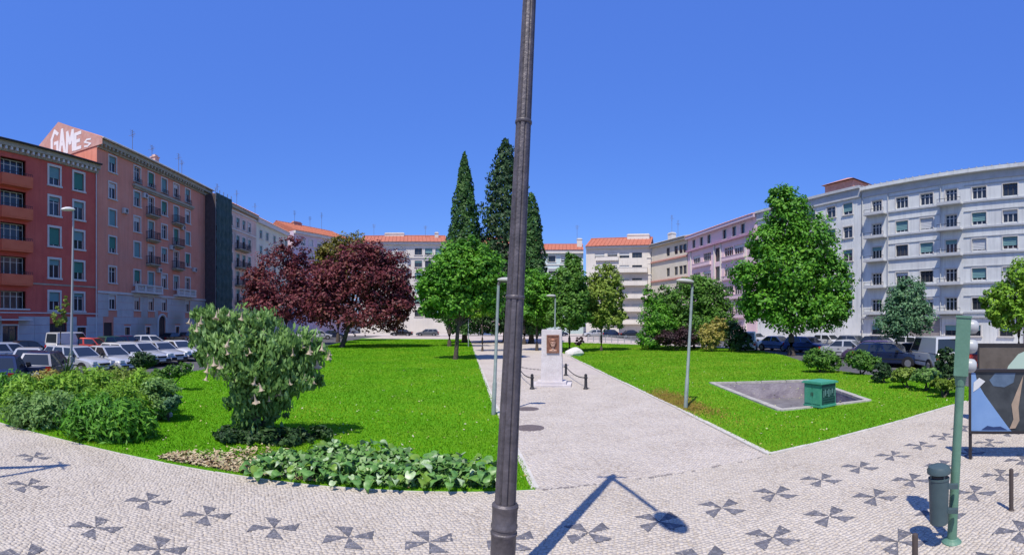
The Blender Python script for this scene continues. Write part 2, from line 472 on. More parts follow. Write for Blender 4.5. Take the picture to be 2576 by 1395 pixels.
class Bld:
    """local x runs along the facade, local y runs into the building"""
    def __init__(s, name, label, A, B, H, depth, wall, cat='building', group=None, base=-0.2):
        s.A = Vector((A[0], A[1])); s.B = Vector((B[0], B[1])); s.L = (s.B - s.A).length
        s.ang = math.atan2(s.B.y - s.A.y, s.B.x - s.A.x); s.H = H; s.D = depth; s.wallm = wall; s.base = base
        s.t = thing(name, label, cat, (s.A.x, s.A.y, 0), s.ang, group); s.holes = []
    def at(s, px):
        d = Vector((math.sin(phi(px)), math.cos(phi(px)))); u = (s.B - s.A) / s.L
        # A + u*t = d*k
        det = u.x * (-d.y) - u.y * (-d.x)
        return ((-s.A.x) * (-d.y) - (-s.A.y) * (-d.x)) / det
    def hole(s, x, z, w_, h): s.holes.append((x - w_ / 2, x + w_ / 2, z - h / 2, z + h / 2))
    def wall(s, reveal=0.22, z0=None):
        m_ = MB(); z0 = s.base
        hs_ = [h for h in s.holes if h[0] > 0.02 and h[1] < s.L - 0.02]
        xs = sorted({0.0, s.L, *[h[0] for h in hs_], *[h[1] for h in hs_]}); zs = sorted({z0, s.H, *[h[2] for h in hs_], *[h[3] for h in hs_]})
        for i in range(len(xs) - 1):
            run = None
            for j in range(len(zs) - 1):
                cx, cz = (xs[i] + xs[i + 1]) / 2, (zs[j] + zs[j + 1]) / 2
                if any(h[0] < cx < h[1] and h[2] < cz < h[3] for h in hs_): continue
                m_.add([(xs[i], 0, zs[j]), (xs[i + 1], 0, zs[j]), (xs[i + 1], 0, zs[j + 1]), (xs[i], 0, zs[j + 1])], [(0, 1, 2, 3)])
        for a, b, c, d in hs_:
            m_.add([(a, 0, c), (b, 0, c), (b, 0, d), (a, 0, d), (a, reveal, c), (b, reveal, c), (b, reveal, d), (a, reveal, d)],
                   [(0, 4, 5, 1), (1, 5, 6, 2), (2, 6, 7, 3), (3, 7, 4, 0)])
        L, D, H = s.L, s.D, s.H
        m_.add([(0, 0, z0), (L, 0, z0), (L, D, z0), (0, D, z0), (0, 0, H), (L, 0, H), (L, D, H), (0, D, H)], [(1, 2, 6, 5), (2, 3, 7, 6), (3, 0, 4, 7), (4, 5, 6, 7)])
        s.w = m_.build('wall', s.wallm, s.t)
    def gable(s, m, rise, over=0.5, mt=None, x0=0.0, x1=None):
        x1 = s.L if x1 is None else x1
        m_ = MB(); H, D = s.H + 0.02, s.D; e = 0.02
        a, b = x0 - e, x1 + e
        m_.add([(a, -over, H), (b, -over, H), (b, D + over, H), (a, D + over, H), (a, D / 2, H + rise), (b, D / 2, H + rise)],
               [(0, 1, 5, 4), (2, 3, 4, 5), (1, 2, 5), (3, 0, 4), (0, 3, 2, 1)])
        s.r = m_.build('roof', m, s.t)
        # rows of ridge and eaves tiles stand proud
        m2 = MB(); m2.tube([(a, D / 2, H + rise + .02), (b, D / 2, H + rise + .02)], 0.14, 6)
        n = int((b - a) / 0.9)
        for i in range(n):
            x = a + (i + .5) * (b - a) / n
            m2.add([(x - .06, -over - .02, H + .01), (x + .06, -over - .02, H + .01), (x, -over - .02, H + .12), (x - .06, D / 2, H + rise + .01), (x + .06, D / 2, H + rise + .01), (x, D / 2, H + rise + .12)],
                   [(0, 1, 2), (1, 4, 5, 2), (0, 2, 5, 3)])
        m2.build('tile_rib', m, s.r)
    def band(s, name, z0, z1, out, m, x0=0.0, x1=None):
        x1 = s.L if x1 is None else x1
        m_ = MB(); m_.box(x0, x1, -out, 0.05, z0, z1); return m_.build(name, m, s.t)

W_CACHE = {}
def window(b, x, z, w_, h, nx=2, frame=None, trim=None, shut=None, frac=0.0, sill=True, reveal=0.16, name='window', glass=None, tw=0.16, transom=True):
    """window: frame mesh, then pane, trim and shutter as its sub-parts"""
    frame = frame or M_frame
    b.hole(x, z, w_, h)
    key = ('f', w_, h, nx, frame.name, transom)
    if key not in W_CACHE:
        m_ = MB(); t = 0.065
        m_.box(-w_ / 2, -w_ / 2 + t, 0, 0.06, -h / 2, h / 2); m_.box(w_ / 2 - t, w_ / 2, 0, 0.06, -h / 2, h / 2)
        m_.box(-w_ / 2 + t, w_ / 2 - t, 0, 0.06, -h / 2, -h / 2 + t); m_.box(-w_ / 2 + t, w_ / 2 - t, 0, 0.06, h / 2 - t, h / 2)
        for i in range(1, nx):
            xx = -w_ / 2 + w_ * i / nx; m_.box(xx - .045, xx + .045, -0.005, 0.055, -h / 2 + t, h / 2 - t)
        if transom and h > 1.3: m_.box(-w_ / 2 + t, w_ / 2 - t, 0.006, 0.05, h * 0.2, h * 0.2 + .05)
        W_CACHE[key] = m_.mesh('window_frame', frame)
        p = MB(); p.add([(-w_ / 2 + .03, .04, -h / 2 + .03), (w_ / 2 - .03, .04, -h / 2 + .03), (w_ / 2 - .03, .04, h / 2 - .03), (-w_ / 2 + .03, .04, h / 2 - .03)], [(0, 1, 2, 3)])
        W_CACHE[key + ('p',)] = p.mesh('pane', glass or M_glass)
    o = put(name, W_CACHE[key], b.t, (x, reveal, z))
    put('pane', W_CACHE[key + ('p',)], o)
    if trim:
        k2 = ('t', w_, h, trim.name, tw, sill)
        if k2 not in W_CACHE:
            m_ = MB(); y0, y1 = -reveal - .05, -reveal + .03
            m_.box(-w_ / 2 - tw, -w_ / 2, y0, y1, -h / 2, h / 2); m_.box(w_ / 2, w_ / 2 + tw, y0, y1, -h / 2, h / 2)
            m_.box(-w_ / 2 - tw, w_ / 2 + tw, y0, y1, h / 2, h / 2 + tw)
            if sill: m_.box(-w_ / 2 - tw - .06, w_ / 2 + tw + .06, y0 - .1, y1 + .1, -h / 2 - tw * .8, -h / 2)
            W_CACHE[k2] = m_.mesh('trim', trim)
        put('trim', W_CACHE[k2], o)
    if shut and frac > 0:
        frac = round(frac, 1); k3 = ('s', w_, h, shut.name, frac)
        if k3 not in W_CACHE:
            m_ = MB(); hh = h * frac; n = max(2, int(hh / 0.16))
            for i in range(n):
                z1 = h / 2 - hh * i / n; z0 = h / 2 - hh * (i + 1) / n
                m_.add([(-w_ / 2 + .01, -.03, z1), (w_ / 2 - .01, -.03, z1), (w_ / 2 - .01, -.055, z0), (-w_ / 2 + .01, -.055, z0), (w_ / 2 - .01, -.03, z0), (-w_ / 2 + .01, -.03, z0)],
                       [(0, 3, 2, 1), (3, 5, 4, 2)])
            W_CACHE[k3] = m_.mesh('shutter', shut)
        put('shutter', W_CACHE[k3], o)
    return o
def balcony(b, x, z, w_, out=0.9, rail='iron', m=None, hp=0.95):
    """slab with a railing or a solid parapet"""
    key = ('b', round(w_, 2), out, m.name if m else '', 0)
    if key not in W_CACHE:
        m_ = MB(); m_.box(-w_ / 2, w_ / 2, -out, 0.03, -.16, 0); m_.box(-w_ / 2 + .1, w_ / 2 - .1, -out * .55, 0.03, -.30, -.16)
        W_CACHE[key] = m_.mesh('balcony', m or M_stone)
    o = put('balcony', W_CACHE[key], b.t, (x, 0, z))
    k2 = ('r', round(w_, 2), out, rail, m.name if m else '', hp)
    if k2 not in W_CACHE:
        m_ = MB()
        if rail == 'iron':
            e = .04
            for q in (0.08, hp):
                m_.box(-w_ / 2 + e, w_ / 2 - e, -out + e, -out + e + .05, q - .03, q + .02)
                for sx in (-w_ / 2 + e, w_ / 2 - e - .05): m_.box(sx, sx + .05, -out + e + .05, 0, q - .03, q + .02)
            n = int(w_ / .16)
            for i in range(n + 1):
                xx = -w_ / 2 + e + .01 + (w_ - 2 * e - .04) * i / n; m_.box(xx, xx + .028, -out + e + .01, -out + e + .038, 0, hp - .03)
            for sx in (-w_ / 2 + e + .01, w_ / 2 - e - .038):
                for i in range(1, int(out / .16)): m_.box(sx, sx + .028, -out + e + i * .16, -out + e + i * .16 + .028, 0, hp - .03)
        else:
            m_.box(-w_ / 2, w_ / 2, -out - .003, -out + .1, 0.0, hp)
            m_.box(-w_ / 2, -w_ / 2 + .1, -out + .1, 0.02, 0.0, hp); m_.box(w_ / 2 - .1, w_ / 2, -out + .1, 0.02, 0, hp)
            m_.box(-w_ / 2 - .03, w_ / 2 + .03, -out - .05, -out + .13, hp, hp + .07)
        W_CACHE[k2] = m_.mesh('railing' if rail == 'iron' else 'parapet', M_iron if rail == 'iron' else m)
    put('railing' if rail == 'iron' else 'parapet', W_CACHE[k2], o)
    return o
def antenna(b, x, y, z, h, kind=0):
    m_ = MB(); m_.tube([(0, 0, 0), (0, 0, h)], 0.035, 5)
    for i in range(4 + kind):
        zz = h * (0.95 - 0.07 * i); l = .5 - .06 * i
        m_.tube([(-l, 0, zz), (l, 0, zz)], 0.02, 4)
    m_.tube([(0, -.5, h * .8), (0, .6, h * .8)], 0.02, 4)
    m_.build('antenna', mat('grey_metal', (0.2, 0.2, 0.21), 0.5, metal=0.5), b.r, (x, y, z))
def chimney(b, x, y, z, w_, d_, h, m):
    m_ = MB(); m_.box(-w_ / 2, w_ / 2, -d_ / 2, d_ / 2, 0, h); m_.box(-w_ / 2 - .1, w_ / 2 + .1, -d_ / 2 - .1, d_ / 2 + .1, h, h + .15)
    m_.box(-w_ / 2 + .1, w_ / 2 - .1, -d_ / 2 + .1, d_ / 2 - .1, h + .15, h + .4)
    m_.build('chimney', m, b.r, (x, y, z))
def downpipe(b, x, m, z1=None):
    m_ = MB(); m_.tube([(x, -.1, 0.1), (x, -.1, (z1 or b.H) - .1)], 0.07, 6); m_.build('downpipe', m, b.t)

# -- red building ----------------------------------------------------
b = Bld('apartment_building', 'brick red apartment building with orange balconies, cut off by the left edge of the picture', (-39.2, 7.0), (-39.8, 34.55), 19.6, 11.5, M_red)
FZ = [17.4, 14.35, 11.25, 8.05, 4.75]
for fi, z in enumerate(FZ):
    for xb in (b.at(34), b.at(34) - 9.5):
        o = window(b, xb, z, 2.9, 1.75, 4, M_frame, None, None, reveal=0.6)
        if fi < 4 or True:
            m_ = MB()
            m_.box(-1.75, 1.75, -.75, .03, -2.0, -1.85)
            if fi < 4: 
                m_.box(-1.75, 1.75, -.78, -.66, -1.85, -.95); m_.box(-1.75, -1.63, -.66, .02, -1.85, -.95); m_.box(1.63, 1.75, -.66, .02, -1.85, -.95)
                bo = m_.build('balcony', M_orange, b.t, (xb, 0, z + .05))
                r2 = MB()
                r2.box(-1.72, 1.72, -.74, -.70, -.72, -.68)
                for i in range(15): r2.box(-1.7 + i * .2425, -1.68 + i * .2425, -.735, -.71, -.95, -.72)
                r2.build('railing', M_iron, bo)
            else:
                m_.box(-1.8, 1.8, -.2, -.02, -1.0, -.85)
                m_.build('window_ledge', M_trim, b.t, (xb, 0, z + .05))
    for q, px in enumerate((137, 198)):
        window(b, b.at(px), z, 1.35, 1.85, 2, M_frame, M_trim, M_shutg if (fi * 2 + q) % 3 == 1 else M_shut, [0.6, 0.2, 0.9, 0.3, 0.5][(fi + q * 2) % 5], tw=.22)
    window(b, b.at(137) - 9.8, z, 1.35, 1.85, 2, M_frame, M_trim, M_shut, .5, tw=.22)
window(b, b.at(25), 1.55, 1.7, 1.5, 2, M_dkframe, M_trim, name='basement_window')
b.hole(b.at(146), 1.15, 2.2, 2.7)
m_ = MB(); m_.box(-1.1, 1.1, 0.15, .2, -1.35, 1.35)
for i in range(5): m_.box(-1.05 + i * .43, -1.05 + i * .43 + .36, .11, .15, -1.3, 1.3)
m_.build('garage_door', M_door, b.t, (b.at(146), 0, 1.15))
window(b, b.at(205), 1.6, 1.2, 1.0, 2, M_dkframe, M_trim, name='basement_window')
b.wall()
pl = [(0, b.at(25) - .95), (b.at(25) + .95, b.at(146) - 1.1), (b.at(146) + 1.1, b.at(205) - .7), (b.at(205) + .7, b.L)]
for x0, x1 in pl:
    n = max(1, int((x1 - x0) / 1.3))
    for i in range(n):
        for j in range(4):
            z0 = -.15 + j * .84; x_ = x0 + (x1 - x0) * i / n; g = .012
            m_ = MB(); m_.box(x_ + g, x0 + (x1 - x0) * (i + 1) / n - g, -.06 - random.uniform(0, .01), .02, z0 + g, z0 + .84 - g)
            m_.build('plinth_stone', M_stone, b.t)
b.band('string_course', 5.75 - 2.35 + .1, 3.62, .1, M_trim)
b.band('string_course', 6.35, 6.5, .07, M_cornice)
b.band('cornice', 18.75, 19.15, .18, M_cornice); b.band('cornice', 19.15, 19.6, .55, M_cornice)
m_ = MB(); m_.box(.1, .34, -.5, -.17, 18.85, 19.15); dm = m_.mesh('dentil', M_trim)
for i in range(44): put('dentil', dm, b.t, (i * .62, 0, 0))
b.gable(M_tile, 2.0, .75)
m_ = MB(); m_.tube([(0, -.75, 19.62), (b.L, -.75, 19.62)], .1, 6); m_.build('gutter', M_iron, b.t)
downpipe(b, b.L - .25, M_trim)

# -- pink building with the painted gable ------------------------------
A_pk, B_pk = (-40.2, 36.7), (-43.3, 60.0)
A_pk = (-39.95, 34.6)
b = Bld('apartment_building', 'salmon pink apartment building with grey stone ground floor and white graffiti on its gable', A_pk, B_pk, 22.6, 12.0, M_pink)
FP = [20.5, 17.5, 14.45, 11.4, 8.0]
cols = [283, 345, 380, 413, 443, 472]
for ci, px in enumerate(cols):
    x = b.at(px)
    for fi, z in enumerate(FP):
        door = ci in (2, 3, 4) and fi in (1, 2, 3) and not (ci == 3 and fi == 1)
        door = (ci == 2 and fi in (1, 2, 3)) or (ci == 4 and fi in (1, 2, 3))
        sh, fr = ((M_shut, 0.4), (M_shutg, 0.7), (M_shutw, 0.3), (M_shut, 0.0), (M_shut, 1.0))[(ci * 3 + fi * 2) % 5]
        if door:
            window(b, x, z - .3, 1.2, 2.3, 2, M_frame, M_trim, sh, fr, sill=False)
            balcony(b, x, z - 1.5, 2.3, 0.8, 'iron', M_cornice)
        else:
            window(b, x, z, 1.25, 1.8, 2, M_frame, M_trim, sh, fr)
    if px != 443: window(b, x, 4.9, 1.2, 1.6, 2, M_frame, M_trim, M_shutw, .3)
# top loggia band
m_ = MB()
x0, x1 = b.at(333), b.at(484)
m_.box(x0, x1, -.35, .03, 18.9, 19.2); m_.box(x0 + .15, x1 - .15, -.2, .03, 18.7, 18.9)
bo = m_.build('balcony', M_cornice, b.t)
for xx in (b.at(345), b.at(380), b.at(413), b.at(443), b.at(472)):
    r2 = MB(); r2.box(xx - .7, xx + .7, -.3, -.26, 19.85, 19.9)
    for i in range(9): r2.box(xx - .7 + i * .17, xx - .67 + i * .17, -.3, -.27, 19.2, 19.85)
    r2.build('railing', M_iron, bo)
# stone balustrade over the ground floor
for xa, xc in ((b.at(330), b.at(398)), (b.at(436), b.at(482))):
    m_ = MB(); m_.box(xa, xc, -.8, .02, 6.15, 6.4); m_.box(xa, xc, -.8, -.55, 7.05, 7.2)
    for i in range(4): 
        xx = xa + (xc - xa - .3) * i / 3; m_.box(xx, xx + .3, -.77, -.57, 6.4, 7.05)
    bo = m_.build('balcony', M_trim, b.t)
    k = 0
    for i in range(18):
        xx = xa + .3 + (xc - xa - .6) * (i + .5) / 18
        m2 = MB(); m2.lathe([(.05, 0), (.09, .2), (.05, .45), (.06, .65)], 6, (0, 0, 0)); m2.build('baluster', M_trim, bo, (xx, -.67, 6.4))
# air conditioners and a wall lamp on the pink front
m_ = MB(); m_.box(-.42, .42, -.34, -.02, -.3, .3); m_.box(-.38, .38, -.355, -.34, -.26, .26); acm = m_.mesh('air_conditioner', mat('dirty_white_metal', (.45, .44, .42), .6, (.55, .54, .52), 6))
m_ = MB(); m_.lathe([(.20, 0), (.22, .015), (.05, .02)], 12); fanm = m_.mesh('fan_grille', M_dkframe)
for px, z in ((312, 15.6), (362, 18.2), (398, 9.3), (430, 12.6), (458, 15.7), (487, 10.2)):
    o = put('air_conditioner', acm, b.t, (b.at(px), 0, z)); g_ = put('fan_grille', fanm, o, (.1, -.36, 0)); g_.rotation_euler = (R(90), 0, 0)
# arched door
xd = b.at(407)
b.hole(xd, 1.75, 1.6, 3.5)
m_ = MB(); m_.box(-.8, .8, .15, .22, -1.75, 1.75); m_.box(-.03, .03, .12, .15, -1.75, 1.6)
for q in (-.75, .08):
    for r2 in (-1.6, -.4, .8): m_.box(q, q + .66, .11, .15, r2, r2 + 1.0)
dd = m_.build('door', M_door, b.t, (xd, 0, 1.75))
m_ = MB(); pts = [(-.98, 0, -1.75), (-.98, 0, .9)] + [(.98 * math.cos(R(a)), 0, .9 + .98 * math.sin(R(a))) for a in range(170, 0, -20)] + [(.98, 0, .9), (.98, 0, -1.75)]
m_.tube(pts, .16, 6); m_.build('door_surround', M_trim, dd, (0, -.05, 0))
b.hole(b.at(272), 1.3, 1.5, 2.6)
m_ = MB(); m_.box(-.75, .75, .15, .2, -1.3, 1.3); m_.box(-.7, .7, .12, .15, -1.2, .8); m_.build('door', M_door, b.t, (b.at(272), 0, 1.3))
for px in (320, 372, 446):
    window(b, b.at(px), 1.6, 1.0, .9, 1, M_dkframe, M_trim, name='basement_window')
b.wall()
# cladding stones of the ground floor
holes = list(b.holes)
for j in range(7):
    z0 = -.15 + j * .85; n = 12; off = (j % 2) * .5
    for i in range(n + 1):
        xa = max(0, (i - off) * b.L / n); xc = min(b.L, (i + 1 - off) * b.L / n)
        segs = [(xa, xc)]
        for h in holes:
            if h[2] - .15 < z0 + .85 and h[3] + .1 > z0:
                ns = []
                for s0, s1 in segs:
                    if h[1] + .17 < s0 or h[0] - .17 > s1: ns.append((s0, s1)); continue
                    if h[0] - .17 > s0: ns.append((s0, h[0] - .17))
                    if h[1] + .17 < s1: ns.append((h[1] + .17, s1))
                segs = ns
        for s0, s1 in segs:
            if s1 - s0 > .15:
                m_ = MB(); g = .012; m_.box(s0 + g, s1 - g, -.05 - random.uniform(0, .012), .02, z0 + g, z0 + .85 - g); m_.build('cladding_stone', M_stone, b.t)
b.band('string_course', 5.85, 6.1, .16, M_trim)
b.band('cornice', 21.7, 22.1, .2, M_cornice); b.band('cornice', 22.1, 22.6, .6, M_cornice)
m_ = MB(); m_.box(.1, .38, -.55, -.19, 21.85, 22.1); dm = m_.mesh('dentil', M_cornice)
for i in range(34): put('dentil', dm, b.t, (i * .68, 0, 0))
b.gable(M_tile2, 3.4, .85)
m_ = MB(); m_.tube([(0, -.86, 22.62), (b.L, -.86, 22.62)], .1, 6); m_.build('gutter', M_trim, b.t)
# gable wall, faces the camera above the red roof (local x = 0 side)
m_ = MB()
m_.add([(-.08, -.85, 22.5), (-.08, 12.85, 22.5), (-.08, 6.0, 26.2), (.12, -.85, 22.5), (.12, 12.85, 22.5), (.12, 6.0, 26.2)], [(0, 2, 1), (0, 3, 5, 2), (1, 2, 5, 4)])
m_.add([(-.08, -.85, 21.9), (-.08, 12.85, 21.9), (-.08, 12.85, 22.5), (-.08, -.85, 22.5)], [(0, 3, 2, 1)])
gw = m_.build('gable_wall', mat('faded_gable_render', (0.50, 0.26, 0.21), 0.9, (0.58, 0.36, 0.31), 1.2), b.t)
# painted letters: strokes as thin slabs on the gable, seen from -x side (text runs from +y to -y)
M_paint = mat('white_spray_paint', (0.78, 0.77, 0.76), 0.7)
def letter(strokes, y0, z0, sy, sz, wd, parent):
    m_ = MB()
    for st in strokes:
        for (a0, b0), (a1, b1) in zip(st[:-1], st[1:]):
            p = Vector((y0 - a0 * sy, z0 + b0 * sz)); q = Vector((y0 - a1 * sy, z0 + b1 * sz)); d = (q - p).normalized(); nrm = Vector((-d.y, d.x)) * wd
            p -= d * wd * .8; q += d * wd * .8
            pts = [p + nrm, q + nrm, q - nrm, p - nrm]
            k = random.uniform(0, .004)
            m_.add([(-.10 - k, u.x, u.y) for u in pts] + [(-.085, u.x, u.y) for u in pts], [(0, 1, 2, 3), (0, 4, 5, 1), (1, 5, 6, 2), (2, 6, 7, 3), (3, 7, 4, 0)])
    return m_.build('painted_letter', M_paint, parent)
LET = {'G': [[(1, .85), (.5, 1), (0, .7), (0, .3), (.5, 0), (1, .2), (1, .5), (.55, .5)]],
       'A': [[(0, 0), (.5, 1), (1, 0)], [(.22, .4), (.78, .4)]],
       'M': [[(0, 0), (0.08, 1), (.5, .4), (.92, 1), (1, 0)]],
       'E': [[(1, 1), (0, 1), (0, 0), (1, 0)], [(0, .5), (.75, .5)]],
       'S': [[(1, .9), (.4, 1), (0, .75), (.5, .5), (1, .25), (.5, 0), (0, .1)]]}
yy = 7.1
for ch, wl, zb, hh in (('G', 1.3, 22.35, 2.9), ('A', 1.2, 22.3, 2.75), ('M', 1.35, 22.3, 2.2), ('E', 1.1, 22.3, 1.65)):
    letter(LET[ch], yy, zb, wl - .32, hh, .19, gw); yy -= wl + .02
letter(LET['S'], 1.75, 22.15, .9, .75, .09, gw)
for xx, yv, h in ((9, 2, 3.2), (14, 2.5, 2.6), (20, 2, 3.4), (22.5, 3, 2.8)): antenna(b, xx, yv, 22.6 + yv * .55, h)
chimney(b, 19, 5.5, 25.2, 1.0, .8, 1.6, M_palepink)

# -- house behind scaffold netting, and the pale block beyond -----------
c0, c1 = b.B, Vector((-46.8, 94.0))
b = Bld('apartment_building', 'pale pink apartment building with rows of dark balconies, right of the dark netted scaffold', (c0.x, c0.y), (-45.2, 77.5), 22.2, 13, M_palepink)
for ci, px in enumerate((581, 598, 613, 627, 642)):
    x = b.at(px)
    if x > b.L - .8: continue
    for fi, z in enumerate((19.6, 16.6, 13.5, 10.5, 7.4, 4.4)):
        if ci in (1, 2) and 0 < fi < 5:
            window(b, x, z - .3, 1.2, 2.3, 2, M_dkframe, M_trim, M_shut, .3, sill=False)
        else: window(b, x, z, 1.15, 1.7, 2, M_frame, M_trim, M_shutw if (ci + fi) % 3 == 0 else M_shut, .4)
xm = (b.at(598) + b.at(613)) / 2
for z in (15.1, 12.0, 9.0, 5.9): balcony(b, xm, z, 4.6, 1.0, 'iron', M_cornice)
b.wall()
b.band('cornice', 21.2, 21.5, .15, M_trim); b.band('cornice', 21.7, 22.2, .55, M_cornice); b.band('string_course', 18.2, 18.45, .12, M_trim)
b.gable(M_tile2, 2.6, .7)
for xx, yv, h in ((8, 3, 3.0), (14.5, 2.5, 3.6)): antenna(b, xx, yv, 22.2 + yv * .35, h, 1)
b = Bld('apartment_building', 'grey green corner block at the far end of the left hand row', (-45.2, 77.5), (-46.9, 94.0), 22.0, 13, M_greygreen)
for px in (656, 672, 690, 707, 719):
    x = b.at(px)
    if x > b.L - .8 or x < .8: continue
    for fi, z in enumerate((19.3, 16.3, 13.2, 10.2, 7.1, 4.1)): window(b, x, z, 1.2, 1.6, 2, M_frame, M_trim, M_shut, [.3, .6, 0, .5][fi % 4])
b.wall(); b.band('cornice', 21.2, 22.0, .5, M_trim); b.gable(M_tile2, 2.2, .6)
antenna(b, 6, 3, 23, 3.4)
# scaffold wrapped in netting
sc0 = Vector((-43.2, 58.9)); u_ = (Vector((-45.2, 77.5)) - Vector((-43.3, 60.0))).normalized()
t = thing('scaffold', 'tall scaffold wrapped in dark green netting between the pink and pale buildings', 'scaffold', (-43.10, 58.6, 0), math.atan2(u_.y, u_.x))
M_net = mat('dark_green_netting', (0.030, 0.062, 0.060), 0.9, (0.055, 0.10, 0.095), 1.4, 0.8, 6)
M_netb = mat('brown_boards', (0.075, 0.055, 0.055), 0.9, (0.10, 0.08, 0.08), 2)
SL, SD, SH = 5.0, 1.9, 21.9
m_ = MB()   # rippled netting sheet, front
nx_, nz_ = 26, 44; vs = []; fs = []
for i in range(nx_ + 1):
    for j in range(nz_ + 1):
        xx = SL * i / nx_; zz = SH * j / nz_
        vs.append((xx, -SD - .06 - .10 * abs(math.sin(xx * 2.4)) - random.uniform(0, .07) - .06 * math.sin(zz * 3.1), zz))
for i in range(nx_):
    for j in range(nz_): fs.append((i * (nz_ + 1) + j, (i + 1) * (nz_ + 1) + j, (i + 1) * (nz_ + 1) + j + 1, i * (nz_ + 1) + j + 1))
m_.add(vs, fs); m_.build('netting', M_net, t, smooth=True)
m_ = MB(); m_.box(0.02, .06, -SD, -.02, 0, SH - .1); m_.build('side_sheet', M_netb, t)
m_ = MB(); m_.box(SL - .06, SL - .02, -SD, -.02, 0, SH - .1); m_.build('side_sheet', M_netb, t)
for i in range(5):
    m_ = MB(); m_.tube([(-.03 + i * (SL + .06) / 4, -SD + .02, -.12), (-.03 + i * (SL + .06) / 4, -SD + .02, SH + .6)], .05, 6); m_.build('pole', mat('galvanised_tube', (0.25, 0.25, 0.25), .5, metal=.6), t)
for j in range(7):
    m_ = MB(); m_.box(.08, SL - .08, -SD + .08, -.1, 2.0 + j * 3, 2.06 + j * 3); m_.build('deck', M_netb, t)

# -- far row, left to right --------------------------------------------
def far_rows(b, pxs, zs, w_, h, **k):
    for i, px in enumerate(pxs):
        x = b.at(px)
        if x < w_ / 2 + .2 or x > b.L - w_ / 2 - .2: continue
        for j, z in enumerate(zs):
            kk = dict(k)
            if 'shut' in kk: kk['frac'] = [0.0, .4, .7, .3, 1.0][(i * 2 + j * 3) % 5]
            window(b, x, z, w_, h, **kk)
b = Bld('apartment_building', 'lavender apartment building with a red tiled roof behind the purple tree', (-46.2, 95.5), (-39.2, 113.5), 22.8, 12, M_lav)
far_rows(b, (742, 762, 782, 803, 824, 846), (20.6, 17.6, 14.6, 11.6, 8.6), 1.3, 1.5, frame=M_frame, trim=M_trim, shut=M_shutw)
b.wall(); b.band('cornice', 22.2, 22.8, .6, M_trim); b.band('string_course', 19.0, 19.2, .15, M_trim); b.band('string_course', 12.9, 13.2, .3, M_trim); b.gable(M_tile, 3.0, .8)
for xx, h in ((4, 4), (9, 3.4), (13, 5)): antenna(b, xx, 4, 24.5, h)
chimney(b, 6.5, 6, 25.2, 2.6, .9, .9, M_tile2)

b = Bld('apartment_building', 'white far apartment building with red roof left of the cypresses', (-36.5, 112.8), (-15.8, 117.2), 22.2, 12, M_white)
far_rows(b, (930, 955, 982, 1010), (19.9, 16.9, 13.9, 10.9, 7.9, 4.9), 2.0, 1.5, nx=3, frame=M_dkframe, shut=M_shutw)
far_rows(b, (1052, 1078, 1104), (19.9, 16.9, 13.9, 10.9, 7.9, 4.9), 1.8, 1.6, nx=2, frame=M_dkframe, trim=M_trim, shut=M_shut)
for z in (18.9, 15.9, 12.9, 9.9): balcony(b, b.at(1006), z, 3.6, 1.1, 'solid', M_white)
for z in (15.9, 12.9, 9.9): balcony(b, b.at(943), z, 3.6, 1.1, 'solid', M_white)
b.wall(); b.band('cornice', 21.6, 22.2, .6, M_trim); b.band('string_course', 18.3, 18.6, .2, M_trim); b.gable(M_tile, 2.6, .9)
chimney(b, b.at(1100), 4, 23.6, .9, .7, 1.4, M_trim); chimney(b, b.at(990), 6, 24.5, 5, .8, .7, M_white)
for xx, h in ((3, 3.5), (16, 3)): antenna(b, xx, 4, 24, h)
b = Bld('apartment_building', 'rose far apartment building with red roof half hidden behind the cypresses', (-15.7, 117.3), (7.2, 118.0), 21.6, 12, M_rose)
far_rows(b, (1140, 1170, 1215, 1290, 1330), (19.3, 16.3, 13.3, 10.3, 7.3, 4.3), 1.8, 1.6, nx=2, frame=M_dkframe, trim=M_trim, shut=M_shut)
b.wall(); b.band('cornice', 21.0, 21.6, .6, M_trim); b.gable(M_tile, 2.6, .9)

b = Bld('apartment_building', 'pale mint apartment building with red roof just right of the lamp post', (7.3, 117.8), (17.3, 116.6), 20.2, 12, M_mint)
far_rows(b, (1388, 1420, 1452), (18.1, 14.9, 11.8, 8.7, 5.6), 1.7, 1.5, nx=3, frame=M_dkframe, trim=M_frame, shut=M_shutw)
b.wall(); b.band('cornice', 19.4, 20.2, .7, M_trim); b.gable(M_tile, 2.4, .9); b.band('string_course', 16.6, 16.8, .15, M_trim)
chimney(b, 9.2, 3, 21, 1.3, .9, 2.2, M_trim); antenna(b, 8.6, 3.2, 23, 4)
b = Bld('apartment_building', 'white far apartment building with long horizontal balconies under a bright red roof', (17.35, 112.6), (31.6, 107.2), 20.4, 12, M_white)
for z in (18.2, 15.3, 12.3, 9.3, 6.3, 3.4):
    for px in (1508, 1540, 1570, 1602): window(b, b.at(px), z, 2.3, 1.2, 3, M_dkframe, None, M_shutw, random.choice([0, .3, .5]))
    if z < 18: balcony(b, b.at(1592), z - 1.0, 6.8, 1.2, 'solid', M_white, .9)
    balcony(b, b.at(1527), z - 1.0, 5.4, .5, 'solid', M_white, .7)
for z in (18.3, 15.0, 11.6, 8.2, 4.8):
    window(b, b.at(1638), z, 1.7, 1.3 if z > 17 else 2.4, 3, M_dkframe, M_trim, None)
b.wall(); b.band('cornice', 19.9, 20.4, .7, M_trim); b.gable(M_tile, 2.9, 1.0)
chimney(b, b.at(1600), 5.5, 22.6, 5.4, 2, 1.0, M_white)

